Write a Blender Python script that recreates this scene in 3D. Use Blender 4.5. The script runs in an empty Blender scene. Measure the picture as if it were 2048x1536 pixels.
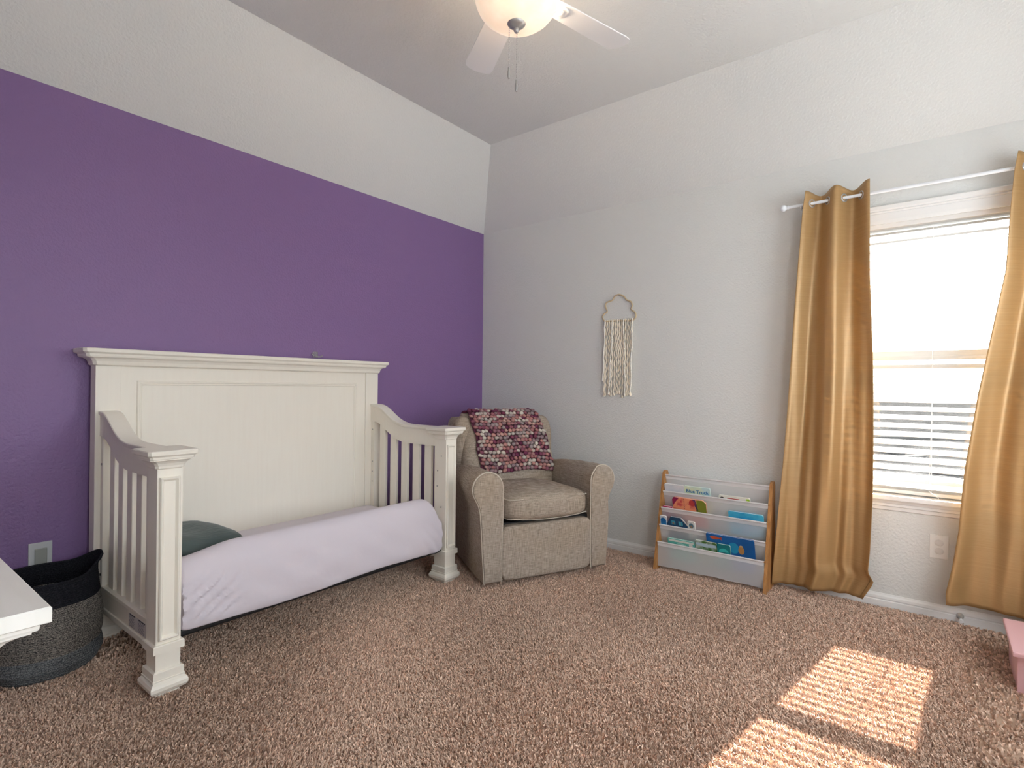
import bpy, bmesh, math, random
import numpy as np
from mathutils import Vector, Matrix
random.seed(7); rng = np.random.default_rng(11)
PI = math.pi
C = bpy.context.scene.collection
SC = bpy.context.scene

# ------------------------------------------------------------------ camera
CAM = Vector((-3.5013, -3.0429, 1.1599)); YAW, PIT, ROLL, FPX = 0.9100, 0.0020, 0.0103, 1089.27
fw = Vector((math.cos(PIT)*math.sin(YAW), math.cos(PIT)*math.cos(YAW), math.sin(PIT)))
r0 = fw.cross(Vector((0, 0, 1))).normalized(); u0 = r0.cross(fw)
rr = math.cos(ROLL)*r0 + math.sin(ROLL)*u0; uu = -math.sin(ROLL)*r0 + math.cos(ROLL)*u0
cd = bpy.data.cameras.new('camera'); cam = bpy.data.objects.new('camera', cd); C.objects.link(cam)
cd.sensor_fit = 'HORIZONTAL'; cd.sensor_width = 36; cd.lens = FPX/2048*36; cd.clip_start = 0.02; cd.clip_end = 300
m = Matrix.Identity(4)
for i in range(3): m[i][0], m[i][1], m[i][2], m[i][3] = rr[i], uu[i], -fw[i], CAM[i]
cam.matrix_world = m; SC.camera = cam

# ------------------------------------------------------------------ world, sun, exposure
SKY, SUN, LAMP, EXPO = 6.5, 62.0, 4.5, 0.13
w = bpy.data.worlds.new('sky'); SC.world = w; w.use_nodes = True
bg = w.node_tree.nodes['Background']; bg.inputs[0].default_value = (0.915, 0.99, 1.05, 1); bg.inputs[1].default_value = SKY
sd = bpy.data.lights.new('sun', 'SUN'); sd.energy = SUN; sd.angle = math.radians(0.3); sd.color = (1.0, 0.985, 0.96)
sun = bpy.data.objects.new('sun', sd); C.objects.link(sun); sun.location = (6, -5, 6)
sun.rotation_euler = Vector((-1, 0.163, -0.91)).to_track_quat('-Z', 'Y').to_euler()
SC.view_settings.view_transform = 'Standard'; SC.view_settings.look = 'None'
SC.view_settings.exposure = EXPO; SC.view_settings.gamma = 1.0; SC.view_settings.use_curve_mapping = False
SC.cycles.use_denoising = True
SC.cycles.max_bounces = 12; SC.cycles.diffuse_bounces = 8; SC.cycles.transparent_max_bounces = 16
SC.cycles.caustics_reflective = False; SC.cycles.caustics_refractive = False
for loc, d, sx, sy in (((0.125, -3.03, 1.325), (-1, 0, 0), 1.47, 0.94), ((-1.15, -4.085, 1.40), (0, 1, 0), 1.2, 1.5), ((-3.0, -4.085, 1.40), (0, 1, 0), 1.3, 1.5)):
    pd = bpy.data.lights.new('window_portal', 'AREA'); pd.shape = 'RECTANGLE'; pd.size = sx; pd.size_y = sy
    pd.cycles.is_portal = True      # only guides the sky light through the openings
    po = bpy.data.objects.new('window_portal', pd); C.objects.link(po); po.location = loc
    po.rotation_euler = Vector(d).to_track_quat('-Z', 'Z' if d[0] == 0 else 'Y').to_euler()

# ------------------------------------------------------------------ materials
def sr(r, g, b):
    f = lambda c: (c/255/12.92) if c <= 10.3 else ((c/255+0.055)/1.055)**2.4
    return (f(r), f(g), f(b), 1)
MATS = {}
def mat(name, col, rough=0.6, spec=0.4, metal=0.0, sheen=0.0):
    if name in MATS: return MATS[name]
    mt = bpy.data.materials.new(name); mt.use_nodes = True
    b = mt.node_tree.nodes['Principled BSDF']
    b.inputs['Base Color'].default_value = col; b.inputs['Roughness'].default_value = rough
    b.inputs['Specular IOR Level'].default_value = spec; b.inputs['Metallic'].default_value = metal
    if sheen: b.inputs['Sheen Weight'].default_value = sheen
    MATS[name] = mt; return mt
def nodes(mt): return mt.node_tree.nodes, mt.node_tree.links, mt.node_tree.nodes['Principled BSDF']
def add_bump(mt, scale, dist, strength=1.0, detail=3, stretch=(1, 1, 1), kind='NOISE'):
    n, l, b = nodes(mt)
    tc = n.new('ShaderNodeTexCoord'); mp = n.new('ShaderNodeMapping'); mp.inputs['Scale'].default_value = stretch
    l.new(tc.outputs['Object'], mp.inputs[0])
    if kind == 'NOISE':
        t = n.new('ShaderNodeTexNoise'); t.inputs['Scale'].default_value = scale; t.inputs['Detail'].default_value = detail; out = t.outputs[0]
    else:
        t = n.new('ShaderNodeTexWave'); t.inputs['Scale'].default_value = scale; t.bands_direction = 'Z'; out = t.outputs['Fac']
    l.new(mp.outputs[0], t.inputs['Vector'])
    bp = n.new('ShaderNodeBump'); bp.inputs['Distance'].default_value = dist; bp.inputs['Strength'].default_value = strength
    l.new(out, bp.inputs['Height']); l.new(bp.outputs[0], b.inputs['Normal'])
    return t
def add_mottle(mt, c1, c2, scale, stretch=(1, 1, 1), lo=0.35, hi=0.65, detail=3):
    n, l, b = nodes(mt)
    tc = n.new('ShaderNodeTexCoord'); mp = n.new('ShaderNodeMapping'); mp.inputs['Scale'].default_value = stretch
    t = n.new('ShaderNodeTexNoise'); t.inputs['Scale'].default_value = scale; t.inputs['Detail'].default_value = detail
    r = n.new('ShaderNodeValToRGB'); r.color_ramp.elements[0].position = lo; r.color_ramp.elements[1].position = hi
    r.color_ramp.elements[0].color = c1; r.color_ramp.elements[1].color = c2
    l.new(tc.outputs['Object'], mp.inputs[0]); l.new(mp.outputs[0], t.inputs['Vector']); l.new(t.outputs[0], r.inputs[0])
    l.new(r.outputs[0], b.inputs['Base Color']); return r

M_wall = mat('wall_paint', (0.70, 0.705, 0.685, 1), 0.75, 0.25); add_bump(M_wall, 85, 0.004, 0.8)
M_ceil = mat('ceiling_paint', (0.73, 0.735, 0.715, 1), 0.85, 0.2); add_bump(M_ceil, 90, 0.0045, 0.8)
M_purple = mat('purple_paint', (0.222, 0.130, 0.300, 1), 0.42, 0.45); add_bump(M_purple, 85, 0.004, 0.8)
M_trim = mat('white_trim', (0.80, 0.80, 0.79, 1), 0.4, 0.4)
M_crib = mat('ivory_painted_wood', (0.76, 0.71, 0.62, 1), 0.38, 0.4); add_mottle(M_crib, (0.85, 0.805, 0.715, 1), (0.865, 0.825, 0.735, 1), 9, (8, 8, 0.5), 0.3, 0.7)
M_dresser = mat('dresser_paint', (0.84, 0.82, 0.77, 1), 0.35, 0.45); add_mottle(M_dresser, (0.82, 0.80, 0.745, 1), (0.85, 0.83, 0.785, 1), 6, (8, 1, 1))
M_plastic = mat('white_plastic', (0.82, 0.82, 0.80, 1), 0.3, 0.5)
M_greyplastic = mat('grey_plastic', (0.33, 0.34, 0.31, 1), 0.5, 0.3)
M_black = mat('black_metal', (0.012, 0.012, 0.013, 1), 0.5, 0.4)
M_screw = mat('steel', (0.35, 0.35, 0.34, 1), 0.3, 0.5, 0.9)
M_nickel = mat('brushed_nickel', (0.50, 0.49, 0.48, 1), 0.38, 0.5, 0.7)
M_sheet = mat('lavender_sheet', (0.66, 0.61, 0.665, 1), 0.9, 0.1, 0, 0.1); add_bump(M_sheet, 14, 0.006, 0.35, 2)
M_pillow = mat('slate_green_cotton', (0.085, 0.11, 0.105, 1), 0.9, 0.1, 0, 0.2); add_bump(M_pillow, 10, 0.02, 0.5, 2, (1, 3, 1))
M_pink = mat('pink_paint', (0.66, 0.40, 0.42, 1), 0.4, 0.4)
M_beech = mat('beech_wood', (0.42, 0.20, 0.07, 1), 0.5, 0.3); add_mottle(M_beech, (0.36, 0.165, 0.052, 1), (0.50, 0.25, 0.09, 1), 14, (6, 6, 0.6))
M_rod = mat('white_rod', (0.80, 0.82, 0.85, 1), 0.3, 0.5)
M_fanwhite = mat('fan_white', (0.88, 0.88, 0.88, 1), 0.5, 0.3)
M_cord = mat('blind_cord', (0.8, 0.8, 0.78, 1), 0.8, 0.1)

def linen():
    mt = mat('grey_linen_weave', (0.3, 0.25, 0.2, 1), 0.95, 0.1); n, l, b = nodes(mt)
    tc = n.new('ShaderNodeTexCoord'); outs = []
    for st in ((420, 420, 22), (22, 22, 420)):
        mp = n.new('ShaderNodeMapping'); mp.inputs['Scale'].default_value = st
        t = n.new('ShaderNodeTexNoise'); t.inputs['Scale'].default_value = 1.0; t.inputs['Detail'].default_value = 2
        l.new(tc.outputs['Object'], mp.inputs[0]); l.new(mp.outputs[0], t.inputs['Vector']); outs.append(t.outputs[0])
    ad = n.new('ShaderNodeMath'); ad.operation = 'ADD'; l.new(outs[0], ad.inputs[0]); l.new(outs[1], ad.inputs[1])
    big = n.new('ShaderNodeTexNoise'); big.inputs['Scale'].default_value = 2.2; big.inputs['Detail'].default_value = 2
    l.new(tc.outputs['Object'], big.inputs['Vector'])
    r = n.new('ShaderNodeValToRGB'); e = r.color_ramp.elements
    e[0].position = 0.36; e[0].color = (0.215, 0.178, 0.145, 1); e[1].position = 0.64; e[1].color = (0.50, 0.43, 0.365, 1)
    hf = n.new('ShaderNodeMath'); hf.operation = 'MULTIPLY'; hf.inputs[1].default_value = 0.5
    l.new(ad.outputs[0], hf.inputs[0]); l.new(hf.outputs[0], r.inputs[0])
    mx = n.new('ShaderNodeMix'); mx.data_type = 'RGBA'; mx.blend_type = 'MULTIPLY'
    r2 = n.new('ShaderNodeValToRGB'); r2.color_ramp.elements[0].position = 0.4; r2.color_ramp.elements[1].position = 0.65
    r2.color_ramp.elements[0].color = (1, 1, 1, 1); r2.color_ramp.elements[1].color = (1.0, 0.95, 0.87, 1)
    l.new(big.outputs[0], r2.inputs[0]); mx.inputs[0].default_value = 1.0
    l.new(r.outputs[0], mx.inputs[6]); l.new(r2.outputs[0], mx.inputs[7]); l.new(mx.outputs[2], b.inputs['Base Color'])
    bp = n.new('ShaderNodeBump'); bp.inputs['Distance'].default_value = 0.0012; l.new(hf.outputs[0], bp.inputs['Height']); l.new(bp.outputs[0], b.inputs['Normal'])
    return mt
M_linen = linen()
M_piping = mat('light_piping', (0.56, 0.50, 0.42, 1), 0.9, 0.1)

def satin():
    mt = mat('gold_satin', (0.47, 0.29, 0.12, 1), 0.40, 0.6, 0.25); n, l, b = nodes(mt)
    tc = n.new('ShaderNodeTexCoord'); mp = n.new('ShaderNodeMapping'); mp.inputs['Scale'].default_value = (3, 3, 420)
    t = n.new('ShaderNodeTexNoise'); t.inputs['Scale'].default_value = 1; t.inputs['Detail'].default_value = 2
    l.new(tc.outputs['Object'], mp.inputs[0]); l.new(mp.outputs[0], t.inputs['Vector'])
    r = n.new('ShaderNodeValToRGB'); e = r.color_ramp.elements
    e[0].position = 0.3; e[0].color = (0.47, 0.285, 0.115, 1); e[1].position = 0.75; e[1].color = (0.53, 0.335, 0.15, 1)
    l.new(t.outputs[0], r.inputs[0]); l.new(r.outputs[0], b.inputs['Base Color'])
    bp = n.new('ShaderNodeBump'); bp.inputs['Distance'].default_value = 0.0006; bp.inputs['Strength'].default_value = 0.5
    l.new(t.outputs[0], bp.inputs['Height']); l.new(bp.outputs[0], b.inputs['Normal'])
    tr = n.new('ShaderNodeBsdfTranslucent'); l.new(r.outputs[0], tr.inputs[0])
    ms = n.new('ShaderNodeMixShader'); ms.inputs[0].default_value = 0.16
    l.new(b.outputs[0], ms.inputs[1]); l.new(tr.outputs[0], ms.inputs[2]); l.new(ms.outputs[0], n['Material Output'].inputs[0])
    return mt
M_satin = satin()

def slingmat(name, transp):
    mt = mat(name, (0.90, 0.89, 0.90, 1), 0.8, 0.15); n, l, b = nodes(mt)
    tp = n.new('ShaderNodeBsdfTransparent'); tl = n.new('ShaderNodeBsdfTranslucent'); tl.inputs[0].default_value = (0.9, 0.89, 0.9, 1)
    a = n.new('ShaderNodeMixShader'); a.inputs[0].default_value = 0.3; l.new(b.outputs[0], a.inputs[1]); l.new(tl.outputs[0], a.inputs[2])
    c = n.new('ShaderNodeMixShader'); c.inputs[0].default_value = transp; l.new(a.outputs[0], c.inputs[1]); l.new(tp.outputs[0], c.inputs[2])
    l.new(c.outputs[0], n['Material Output'].inputs[0]); return mt
M_mesh = slingmat('sheer_white_mesh', 0.38); M_hem = slingmat('white_hem', 0.04)

def glass():
    mt = mat('window_glass', (1, 1, 1, 1), 0.0); n, l, b = nodes(mt)
    tp = n.new('ShaderNodeBsdfTransparent'); gl = n.new('ShaderNodeBsdfGlossy'); gl.inputs['Roughness'].default_value = 0.0
    ms = n.new('ShaderNodeMixShader'); ms.inputs[0].default_value = 0.05
    l.new(tp.outputs[0], ms.inputs[1]); l.new(gl.outputs[0], ms.inputs[2]); l.new(ms.outputs[0], n['Material Output'].inputs[0]); return mt
M_glass = glass()
def slatmat():
    mt = mat('white_slat', (0.84, 0.83, 0.81, 1), 0.45, 0.35); n, l, b = nodes(mt)
    tl = n.new('ShaderNodeBsdfTranslucent'); tl.inputs[0].default_value = (0.85, 0.83, 0.8, 1)
    ms = n.new('ShaderNodeMixShader'); ms.inputs[0].default_value = 0.10
    l.new(b.outputs[0], ms.inputs[1]); l.new(tl.outputs[0], ms.inputs[2]); l.new(ms.outputs[0], n['Material Output'].inputs[0]); return mt
M_slat = slatmat()
def shade():
    mt = mat('alabaster_glass', (0.9, 0.85, 0.78, 1), 0.3, 0.5); n, l, b = nodes(mt)
    t = n.new('ShaderNodeTexNoise'); t.inputs['Scale'].default_value = 6; t.inputs['Detail'].default_value = 4
    tc = n.new('ShaderNodeTexCoord'); l.new(tc.outputs['Object'], t.inputs['Vector'])
    r = n.new('ShaderNodeValToRGB'); r.color_ramp.elements[0].position = 0.3; r.color_ramp.elements[1].position = 0.7
    r.color_ramp.elements[0].color = (0.82, 0.70, 0.58, 1); r.color_ramp.elements[1].color = (0.95, 0.89, 0.82, 1)
    l.new(t.outputs[0], r.inputs[0]); l.new(r.outputs[0], b.inputs['Base Color'])
    tl = n.new('ShaderNodeBsdfTranslucent'); l.new(r.outputs[0], tl.inputs[0])
    ms = n.new('ShaderNodeMixShader'); ms.inputs[0].default_value = 0.025
    l.new(b.outputs[0], ms.inputs[1]); l.new(tl.outputs[0], ms.inputs[2])
    em = n.new('ShaderNodeEmission'); l.new(r.outputs[0], em.inputs[0]); em.inputs[1].default_value = 0.20
    ad = n.new('ShaderNodeAddShader'); l.new(ms.outputs[0], ad.inputs[0]); l.new(em.outputs[0], ad.inputs[1])
    l.new(ad.outputs[0], n['Material Output'].inputs[0]); return mt
M_shade = shade()
def clear_plastic():
    mt = mat('clear_plastic', (0.95, 0.93, 0.97, 1), 0.08, 0.6); b = nodes(mt)[2]
    b.inputs['Transmission Weight'].default_value = 0.75; return mt
M_clear = clear_plastic()
def attr_mat(name, rough=0.9):
    mt = mat(name, (0.5, 0.5, 0.5, 1), rough, 0.1); n, l, b = nodes(mt)
    a = n.new('ShaderNodeAttribute'); a.attribute_name = 'col'; l.new(a.outputs['Color'], b.inputs['Base Color']); return mt
M_pile = attr_mat('carpet_pile', 1.0); nodes(M_pile)[2].inputs['Specular IOR Level'].default_value = 0.02
M_yarn = attr_mat('variegated_yarn', 0.95)
M_carpetbase = mat('carpet_backing', (0.42, 0.29, 0.21, 1), 1.0, 0.02)
M_cream = mat('cream_yarn', (0.88, 0.80, 0.66, 1), 0.95, 0.1); add_bump(M_cream, 300, 0.002, 0.6)
M_bead = mat('white_beads', (0.90, 0.87, 0.80, 1), 0.4, 0.4)
M_cloudframe = mat('wrapped_cord', (0.60, 0.47, 0.30, 1), 0.8, 0.2); add_bump(M_cloudframe, 400, 0.001, 0.5)
def rope(name, c1, c2):
    mt = mat(name, c1, 0.95, 0.1); add_mottle(mt, c1, c2, 210, (1, 1, 2.4), 0.4, 0.62, 2); return mt
M_rope_dark = rope('black_cotton_rope', (0.010, 0.011, 0.014, 1), (0.03, 0.03, 0.036, 1))
M_rope_grey = rope('heather_grey_rope', (0.035, 0.034, 0.034, 1), (0.34, 0.31, 0.27, 1))
M_rope_blue = rope('grey_blue_rope', (0.04, 0.045, 0.05, 1), (0.24, 0.25, 0.25, 1))

# ------------------------------------------------------------------ mesh helpers
class MB:
    def __init__(s): s.v = []; s.f = []
    def add(s, vs, fs):
        o = len(s.v); s.v += [tuple(v) for v in vs]; s.f += [tuple(i+o for i in f) for f in fs]; return s
    def box(s, x0, x1, y0, y1, z0, z1):
        x0, x1 = sorted((x0, x1)); y0, y1 = sorted((y0, y1)); z0, z1 = sorted((z0, z1))
        return s.add([(x0,y0,z0),(x1,y0,z0),(x1,y1,z0),(x0,y1,z0),(x0,y0,z1),(x1,y0,z1),(x1,y1,z1),(x0,y1,z1)],
            [(3,2,1,0),(4,5,6,7),(0,1,5,4),(1,2,6,5),(2,3,7,6),(3,0,4,7)])
    def bbox(s, x0, x1, y0, y1, z0, z1, b=0.004):   # bevelled box (chamfered edges)
        x0, x1 = sorted((x0, x1)); y0, y1 = sorted((y0, y1)); z0, z1 = sorted((z0, z1))
        bm = bmesh.new(); bmesh.ops.create_cube(bm, size=1)
        for v in bm.verts: v.co = Vector(((x0+x1)/2+v.co.x*(x1-x0), (y0+y1)/2+v.co.y*(y1-y0), (z0+z1)/2+v.co.z*(z1-z0)))
        bb = min(b, 0.45*min(x1-x0, y1-y0, z1-z0))
        bmesh.ops.bevel(bm, geom=bm.edges[:], offset=bb, segments=2, affect='EDGES', profile=0.6)
        s.bm(bm); return s
    def bm(s, bm):
        bm.verts.index_update(); s.add([v.co[:] for v in bm.verts], [[v.index for v in f.verts] for f in bm.faces]); bm.free(); return s
    def rings(s, rings, cap=True, closed=True):
        n = len(rings[0]); vs = [p for r in rings for p in r]; fs = []
        for i in range(len(rings)-1):
            for j in range(n if closed else n-1):
                a, b = i*n+j, i*n+(j+1) % n; fs.append((a, b, b+n, a+n))
        if cap: fs.append(tuple(reversed(range(n)))); fs.append(tuple(range((len(rings)-1)*n, len(rings)*n)))
        return s.add(vs, fs)
    def stack(s, cx, cy, prof, chamfer=0.0):   # prof: (z, half_x, half_y) rectangular rings, mitred moulding
        rs = []
        for z, hx, hy in prof:
            c = chamfer
            if c: rs.append([(cx-hx+c,cy-hy,z),(cx+hx-c,cy-hy,z),(cx+hx,cy-hy+c,z),(cx+hx,cy+hy-c,z),(cx+hx-c,cy+hy,z),(cx-hx+c,cy+hy,z),(cx-hx,cy+hy-c,z),(cx-hx,cy-hy+c,z)])
            else: rs.append([(cx-hx,cy-hy,z),(cx+hx,cy-hy,z),(cx+hx,cy+hy,z),(cx-hx,cy+hy,z)])
        return s.rings(rs)
    def lathe(s, cx, cy, prof, n=32, cap=True):
        return s.rings([[(cx+r*math.cos(2*PI*j/n), cy+r*math.sin(2*PI*j/n), z) for j in range(n)] for r, z in prof], cap)
    def tube(s, pts, r, n=8, closed=False, cap=True):
        pts = [Vector(p) for p in pts]; N = len(pts); rs = []
        up = Vector((0, 0, 1)); prev = None
        for i, p in enumerate(pts):
            a = pts[(i-1) % N] if (closed or i > 0) else pts[0]; b = pts[(i+1) % N] if (closed or i < N-1) else pts[-1]
            t = (b-a).normalized()
            if prev is None:
                k = up if abs(t.z) < 0.9 else Vector((1, 0, 0)); x = t.cross(k).normalized()
            else: x = (prev - t*prev.dot(t)).normalized()
            prev = x; y = t.cross(x); rad = r[i] if isinstance(r, (list, tuple)) else r
            rs.append([tuple(p + rad*(math.cos(2*PI*j/n)*x + math.sin(2*PI*j/n)*y)) for j in range(n)])
        if closed: rs.append(rs[0]); cap = False
        return s.rings(rs, cap)
    def sphere(s, c, rx, ry=None, rz=None, sub=2):
        bm = bmesh.new(); bmesh.ops.create_icosphere(bm, subdivisions=sub, radius=1)
        ry = ry or rx; rz = rz or rx
        for v in bm.verts: v.co = Vector((c[0]+v.co.x*rx, c[1]+v.co.y*ry, c[2]+v.co.z*rz))
        return s.bm(bm)
    def prism(s, poly, axis, a, b):   # poly in the two other axes (in xyz order), extruded along axis from a to b
        def p3(q, t):
            q = list(q); q.insert(axis, t); return tuple(q)
        n = len(poly); vs = [p3(q, a) for q in poly] + [p3(q, b) for q in poly]
        fs = [tuple(range(n)), tuple(reversed(range(n, 2*n)))] + [(i, i+n, (i+1) % n+n, (i+1) % n) for i in range(n)]
        return s.add(vs, fs)
    def frame(s, x0, x1, z0, z1, y, prof):   # mitred picture-frame moulding in the xz plane; prof: (inset, y offset)
        rs = []
        for ins, dy in prof:
            rs.append([(x0+ins, y+dy, z0+ins), (x1-ins, y+dy, z0+ins), (x1-ins, y+dy, z1-ins), (x0+ins, y+dy, z1-ins)])
        return s.rings(rs, cap=False)
    def grid(s, fn, nu, nv):
        vs = [fn(i/nu, j/nv) for j in range(nv+1) for i in range(nu+1)]
        return s.add(vs, [(j*(nu+1)+i, j*(nu+1)+i+1, (j+1)*(nu+1)+i+1, (j+1)*(nu+1)+i) for j in range(nv) for i in range(nu)])
    def shift(s, d):
        s.v = [(x-d[0], y-d[1], z-d[2]) for x, y, z in s.v]; return s
    def build(s, name, material, parent=None, smooth=None, subsurf=0, solid=0.0, world=False):
        if parent is not None and world: s.shift(parent.location)
        me = bpy.data.meshes.new(name); me.from_pydata(s.v, [], s.f); me.update()
        bm = bmesh.new(); bm.from_mesh(me); bmesh.ops.remove_doubles(bm, verts=bm.verts[:], dist=1e-6)
        bmesh.ops.recalc_face_normals(bm, faces=bm.faces[:]); bm.to_mesh(me); bm.free()
        me.materials.append(material)
        o = bpy.data.objects.new(name, me); C.objects.link(o)
        if parent is not None: o.parent = parent
        if smooth is not None:
            me.shade_smooth()
            if smooth < 179: me.set_sharp_from_angle(angle=math.radians(smooth))
        if solid:
            md = o.modifiers.new('t', 'SOLIDIFY'); md.thickness = solid; md.offset = 0
        if subsurf:
            md = o.modifiers.new('s', 'SUBSURF'); md.levels = md.render_levels = subsurf
        return o
def tag(o, label=None, cat=None, group=None, kind=None):
    if label: o['label'] = label
    if cat: o['category'] = cat
    if group: o['group'] = group
    if kind: o['kind'] = kind
    return o
def empty(name, loc, rz=0.0):
    o = bpy.data.objects.new(name, None); C.objects.link(o); o.location = loc; o.rotation_euler = (0, 0, rz); o.empty_display_size = 0.1; return o
def smst(t): t = max(0, min(1, t)); return t*t*(3-2*t)
def lerp_tab(tab, x):
    if x <= tab[0][0]: return tab[0][1]
    for (a, va), (b, vb) in zip(tab, tab[1:]):
        if x <= b: return va+(vb-va)*(x-a)/(b-a)
    return tab[-1][1]

def catmull(P, n, closed):
    out = []; N = len(P)
    for i in range(N if closed else N-1):
        g = [P[(i+k-1) % N] if closed else P[max(0, min(N-1, i+k-1))] for k in range(4)]
        for k in range(n):
            t = k/n; out.append(tuple(0.5*((2*b)+(c-a)*t+(2*a-5*b+4*c-d)*t*t+(3*b-a-3*c+d)*t**3) for a, b, c, d in zip(*g)))
    if not closed: out.append(tuple(P[-1]))
    return out

# ------------------------------------------------------------------ room shell
XL, YB, H, HC, S = -3.92, -3.98, 2.44, 2.927, 0.446
WY0, WY1, WZ0, WZ1 = -3.50, -2.56, 0.60, 2.05      # window opening in the right wall
tag(MB().box(XL-0.1, 0.12, YB-0.1, 0.1, -0.12, 0.0).build('floor', M_carpetbase), 'brown carpet floor of the bedroom', kind='structure')
tag(MB().box(XL-0.1, 0.12, 0.0, 0.1, 0, H).build('wall_left', M_purple), 'deep purple painted accent wall behind the crib', kind='structure')
tag(MB().box(0, 0.12, YB, WY0, 0, H).box(0, 0.12, WY1, 0, 0, H).box(0, 0.12, WY0, WY1, 0, WZ0).box(0, 0.12, WY0, WY1, WZ1, H).build('wall_right', M_wall), 'off-white textured wall with the window', kind='structure')
tag(MB().box(XL-0.1, XL, YB, 0, 0, H).build('wall_dresser_side', M_wall), 'off-white wall behind the dresser', kind='structure')
NW = [(-1.75, -0.55), (-3.65, -2.35)]; NZ0, NZ1 = 0.65, 2.15     # two unseen windows added behind the viewer to let in fill light
tag(MB().box(XL-0.1, NW[1][0], YB-0.1, YB, 0, H).box(NW[1][1], NW[0][0], YB-0.1, YB, 0, H).box(NW[0][1], 0.12, YB-0.1, YB, 0, H)
    .box(NW[1][0], NW[1][1], YB-0.1, YB, 0, NZ0).box(NW[0][0], NW[0][1], YB-0.1, YB, 0, NZ0).box(NW[1][0], NW[1][1], YB-0.1, YB, NZ1, H).box(NW[0][0], NW[0][1], YB-0.1, YB, NZ1, H)
    .build('wall_near', M_wall), 'off-white wall behind the viewer with two added windows', kind='structure')
for k, (a, b) in enumerate(NW):
    r_ = empty('window_%d' % (k+2), ((a+b)/2, YB-0.05, NZ0)); tag(r_, 'added white framed fill-light window in the wall behind the viewer, %s the gold curtain' % ('nearer' if k == 0 else 'farther from'), kind='structure')
    MB().box(a, a+.04, YB-.085, YB-.05, NZ0, NZ1).box(b-.04, b, YB-.085, YB-.05, NZ0, NZ1).box(a, b, YB-.085, YB-.05, NZ0, NZ0+.05).box(a, b, YB-.085, YB-.05, NZ1-.04, NZ1).box(a, b, YB-.085, YB-.05, 1.36, 1.42).build('frame', M_plastic, r_, world=True)
    for z0, z1 in ((NZ0+.05, 1.36), (1.42, NZ1-.04)): MB().box(a+.04, b-.04, YB-.070, YB-.066, z0, z1).build('pane', M_glass, r_, world=True)
    MB().bbox(a-.10, b+.10, YB-.05, YB+.045, NZ0-.022, NZ0+.003, .005).build('sill', M_trim, r_, world=True)
    MB().bbox(a-.09, a, YB-.001, YB+.018, NZ0-.005, NZ1+.09, .004).bbox(b, b+.09, YB-.001, YB+.018, NZ0-.005, NZ1+.09, .004).bbox(a-.09, b+.09, YB-.001, YB+.018, NZ1, NZ1+.09, .004).build('casing', M_trim, r_, world=True)
o4 = [(XL, YB, H), (0, YB, H), (0, 0, H), (XL, 0, H)]; i4 = [(XL+S, YB+S, HC), (-S, YB+S, HC), (-S, -S, HC), (XL+S, -S, HC)]
tag(MB().add(o4+i4, [(0,1,5,4),(1,2,6,5),(2,3,7,6),(3,0,4,7),(4,5,6,7)]).build('ceiling', M_ceil), 'textured white ceiling sloping down to the walls', kind='structure')
BBP = [(0, 0), (0.015, 0), (0.015, 0.040), (0.0115, 0.043), (0.0115, 0.047), (0.014, 0.050), (0.0125, 0.062), (0.006, 0.070), (0.003, 0.076), (0, 0.076)]
tag(MB().prism([(-d, z) for d, z in BBP], 1, YB, 0).build('baseboard_right', M_trim), 'white moulded baseboard under the window', kind='structure')
tag(MB().prism([(-d, z) for d, z in BBP], 0, XL, -0.015).build('baseboard_left', M_trim), 'white moulded baseboard along the purple wall', kind='structure')

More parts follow.
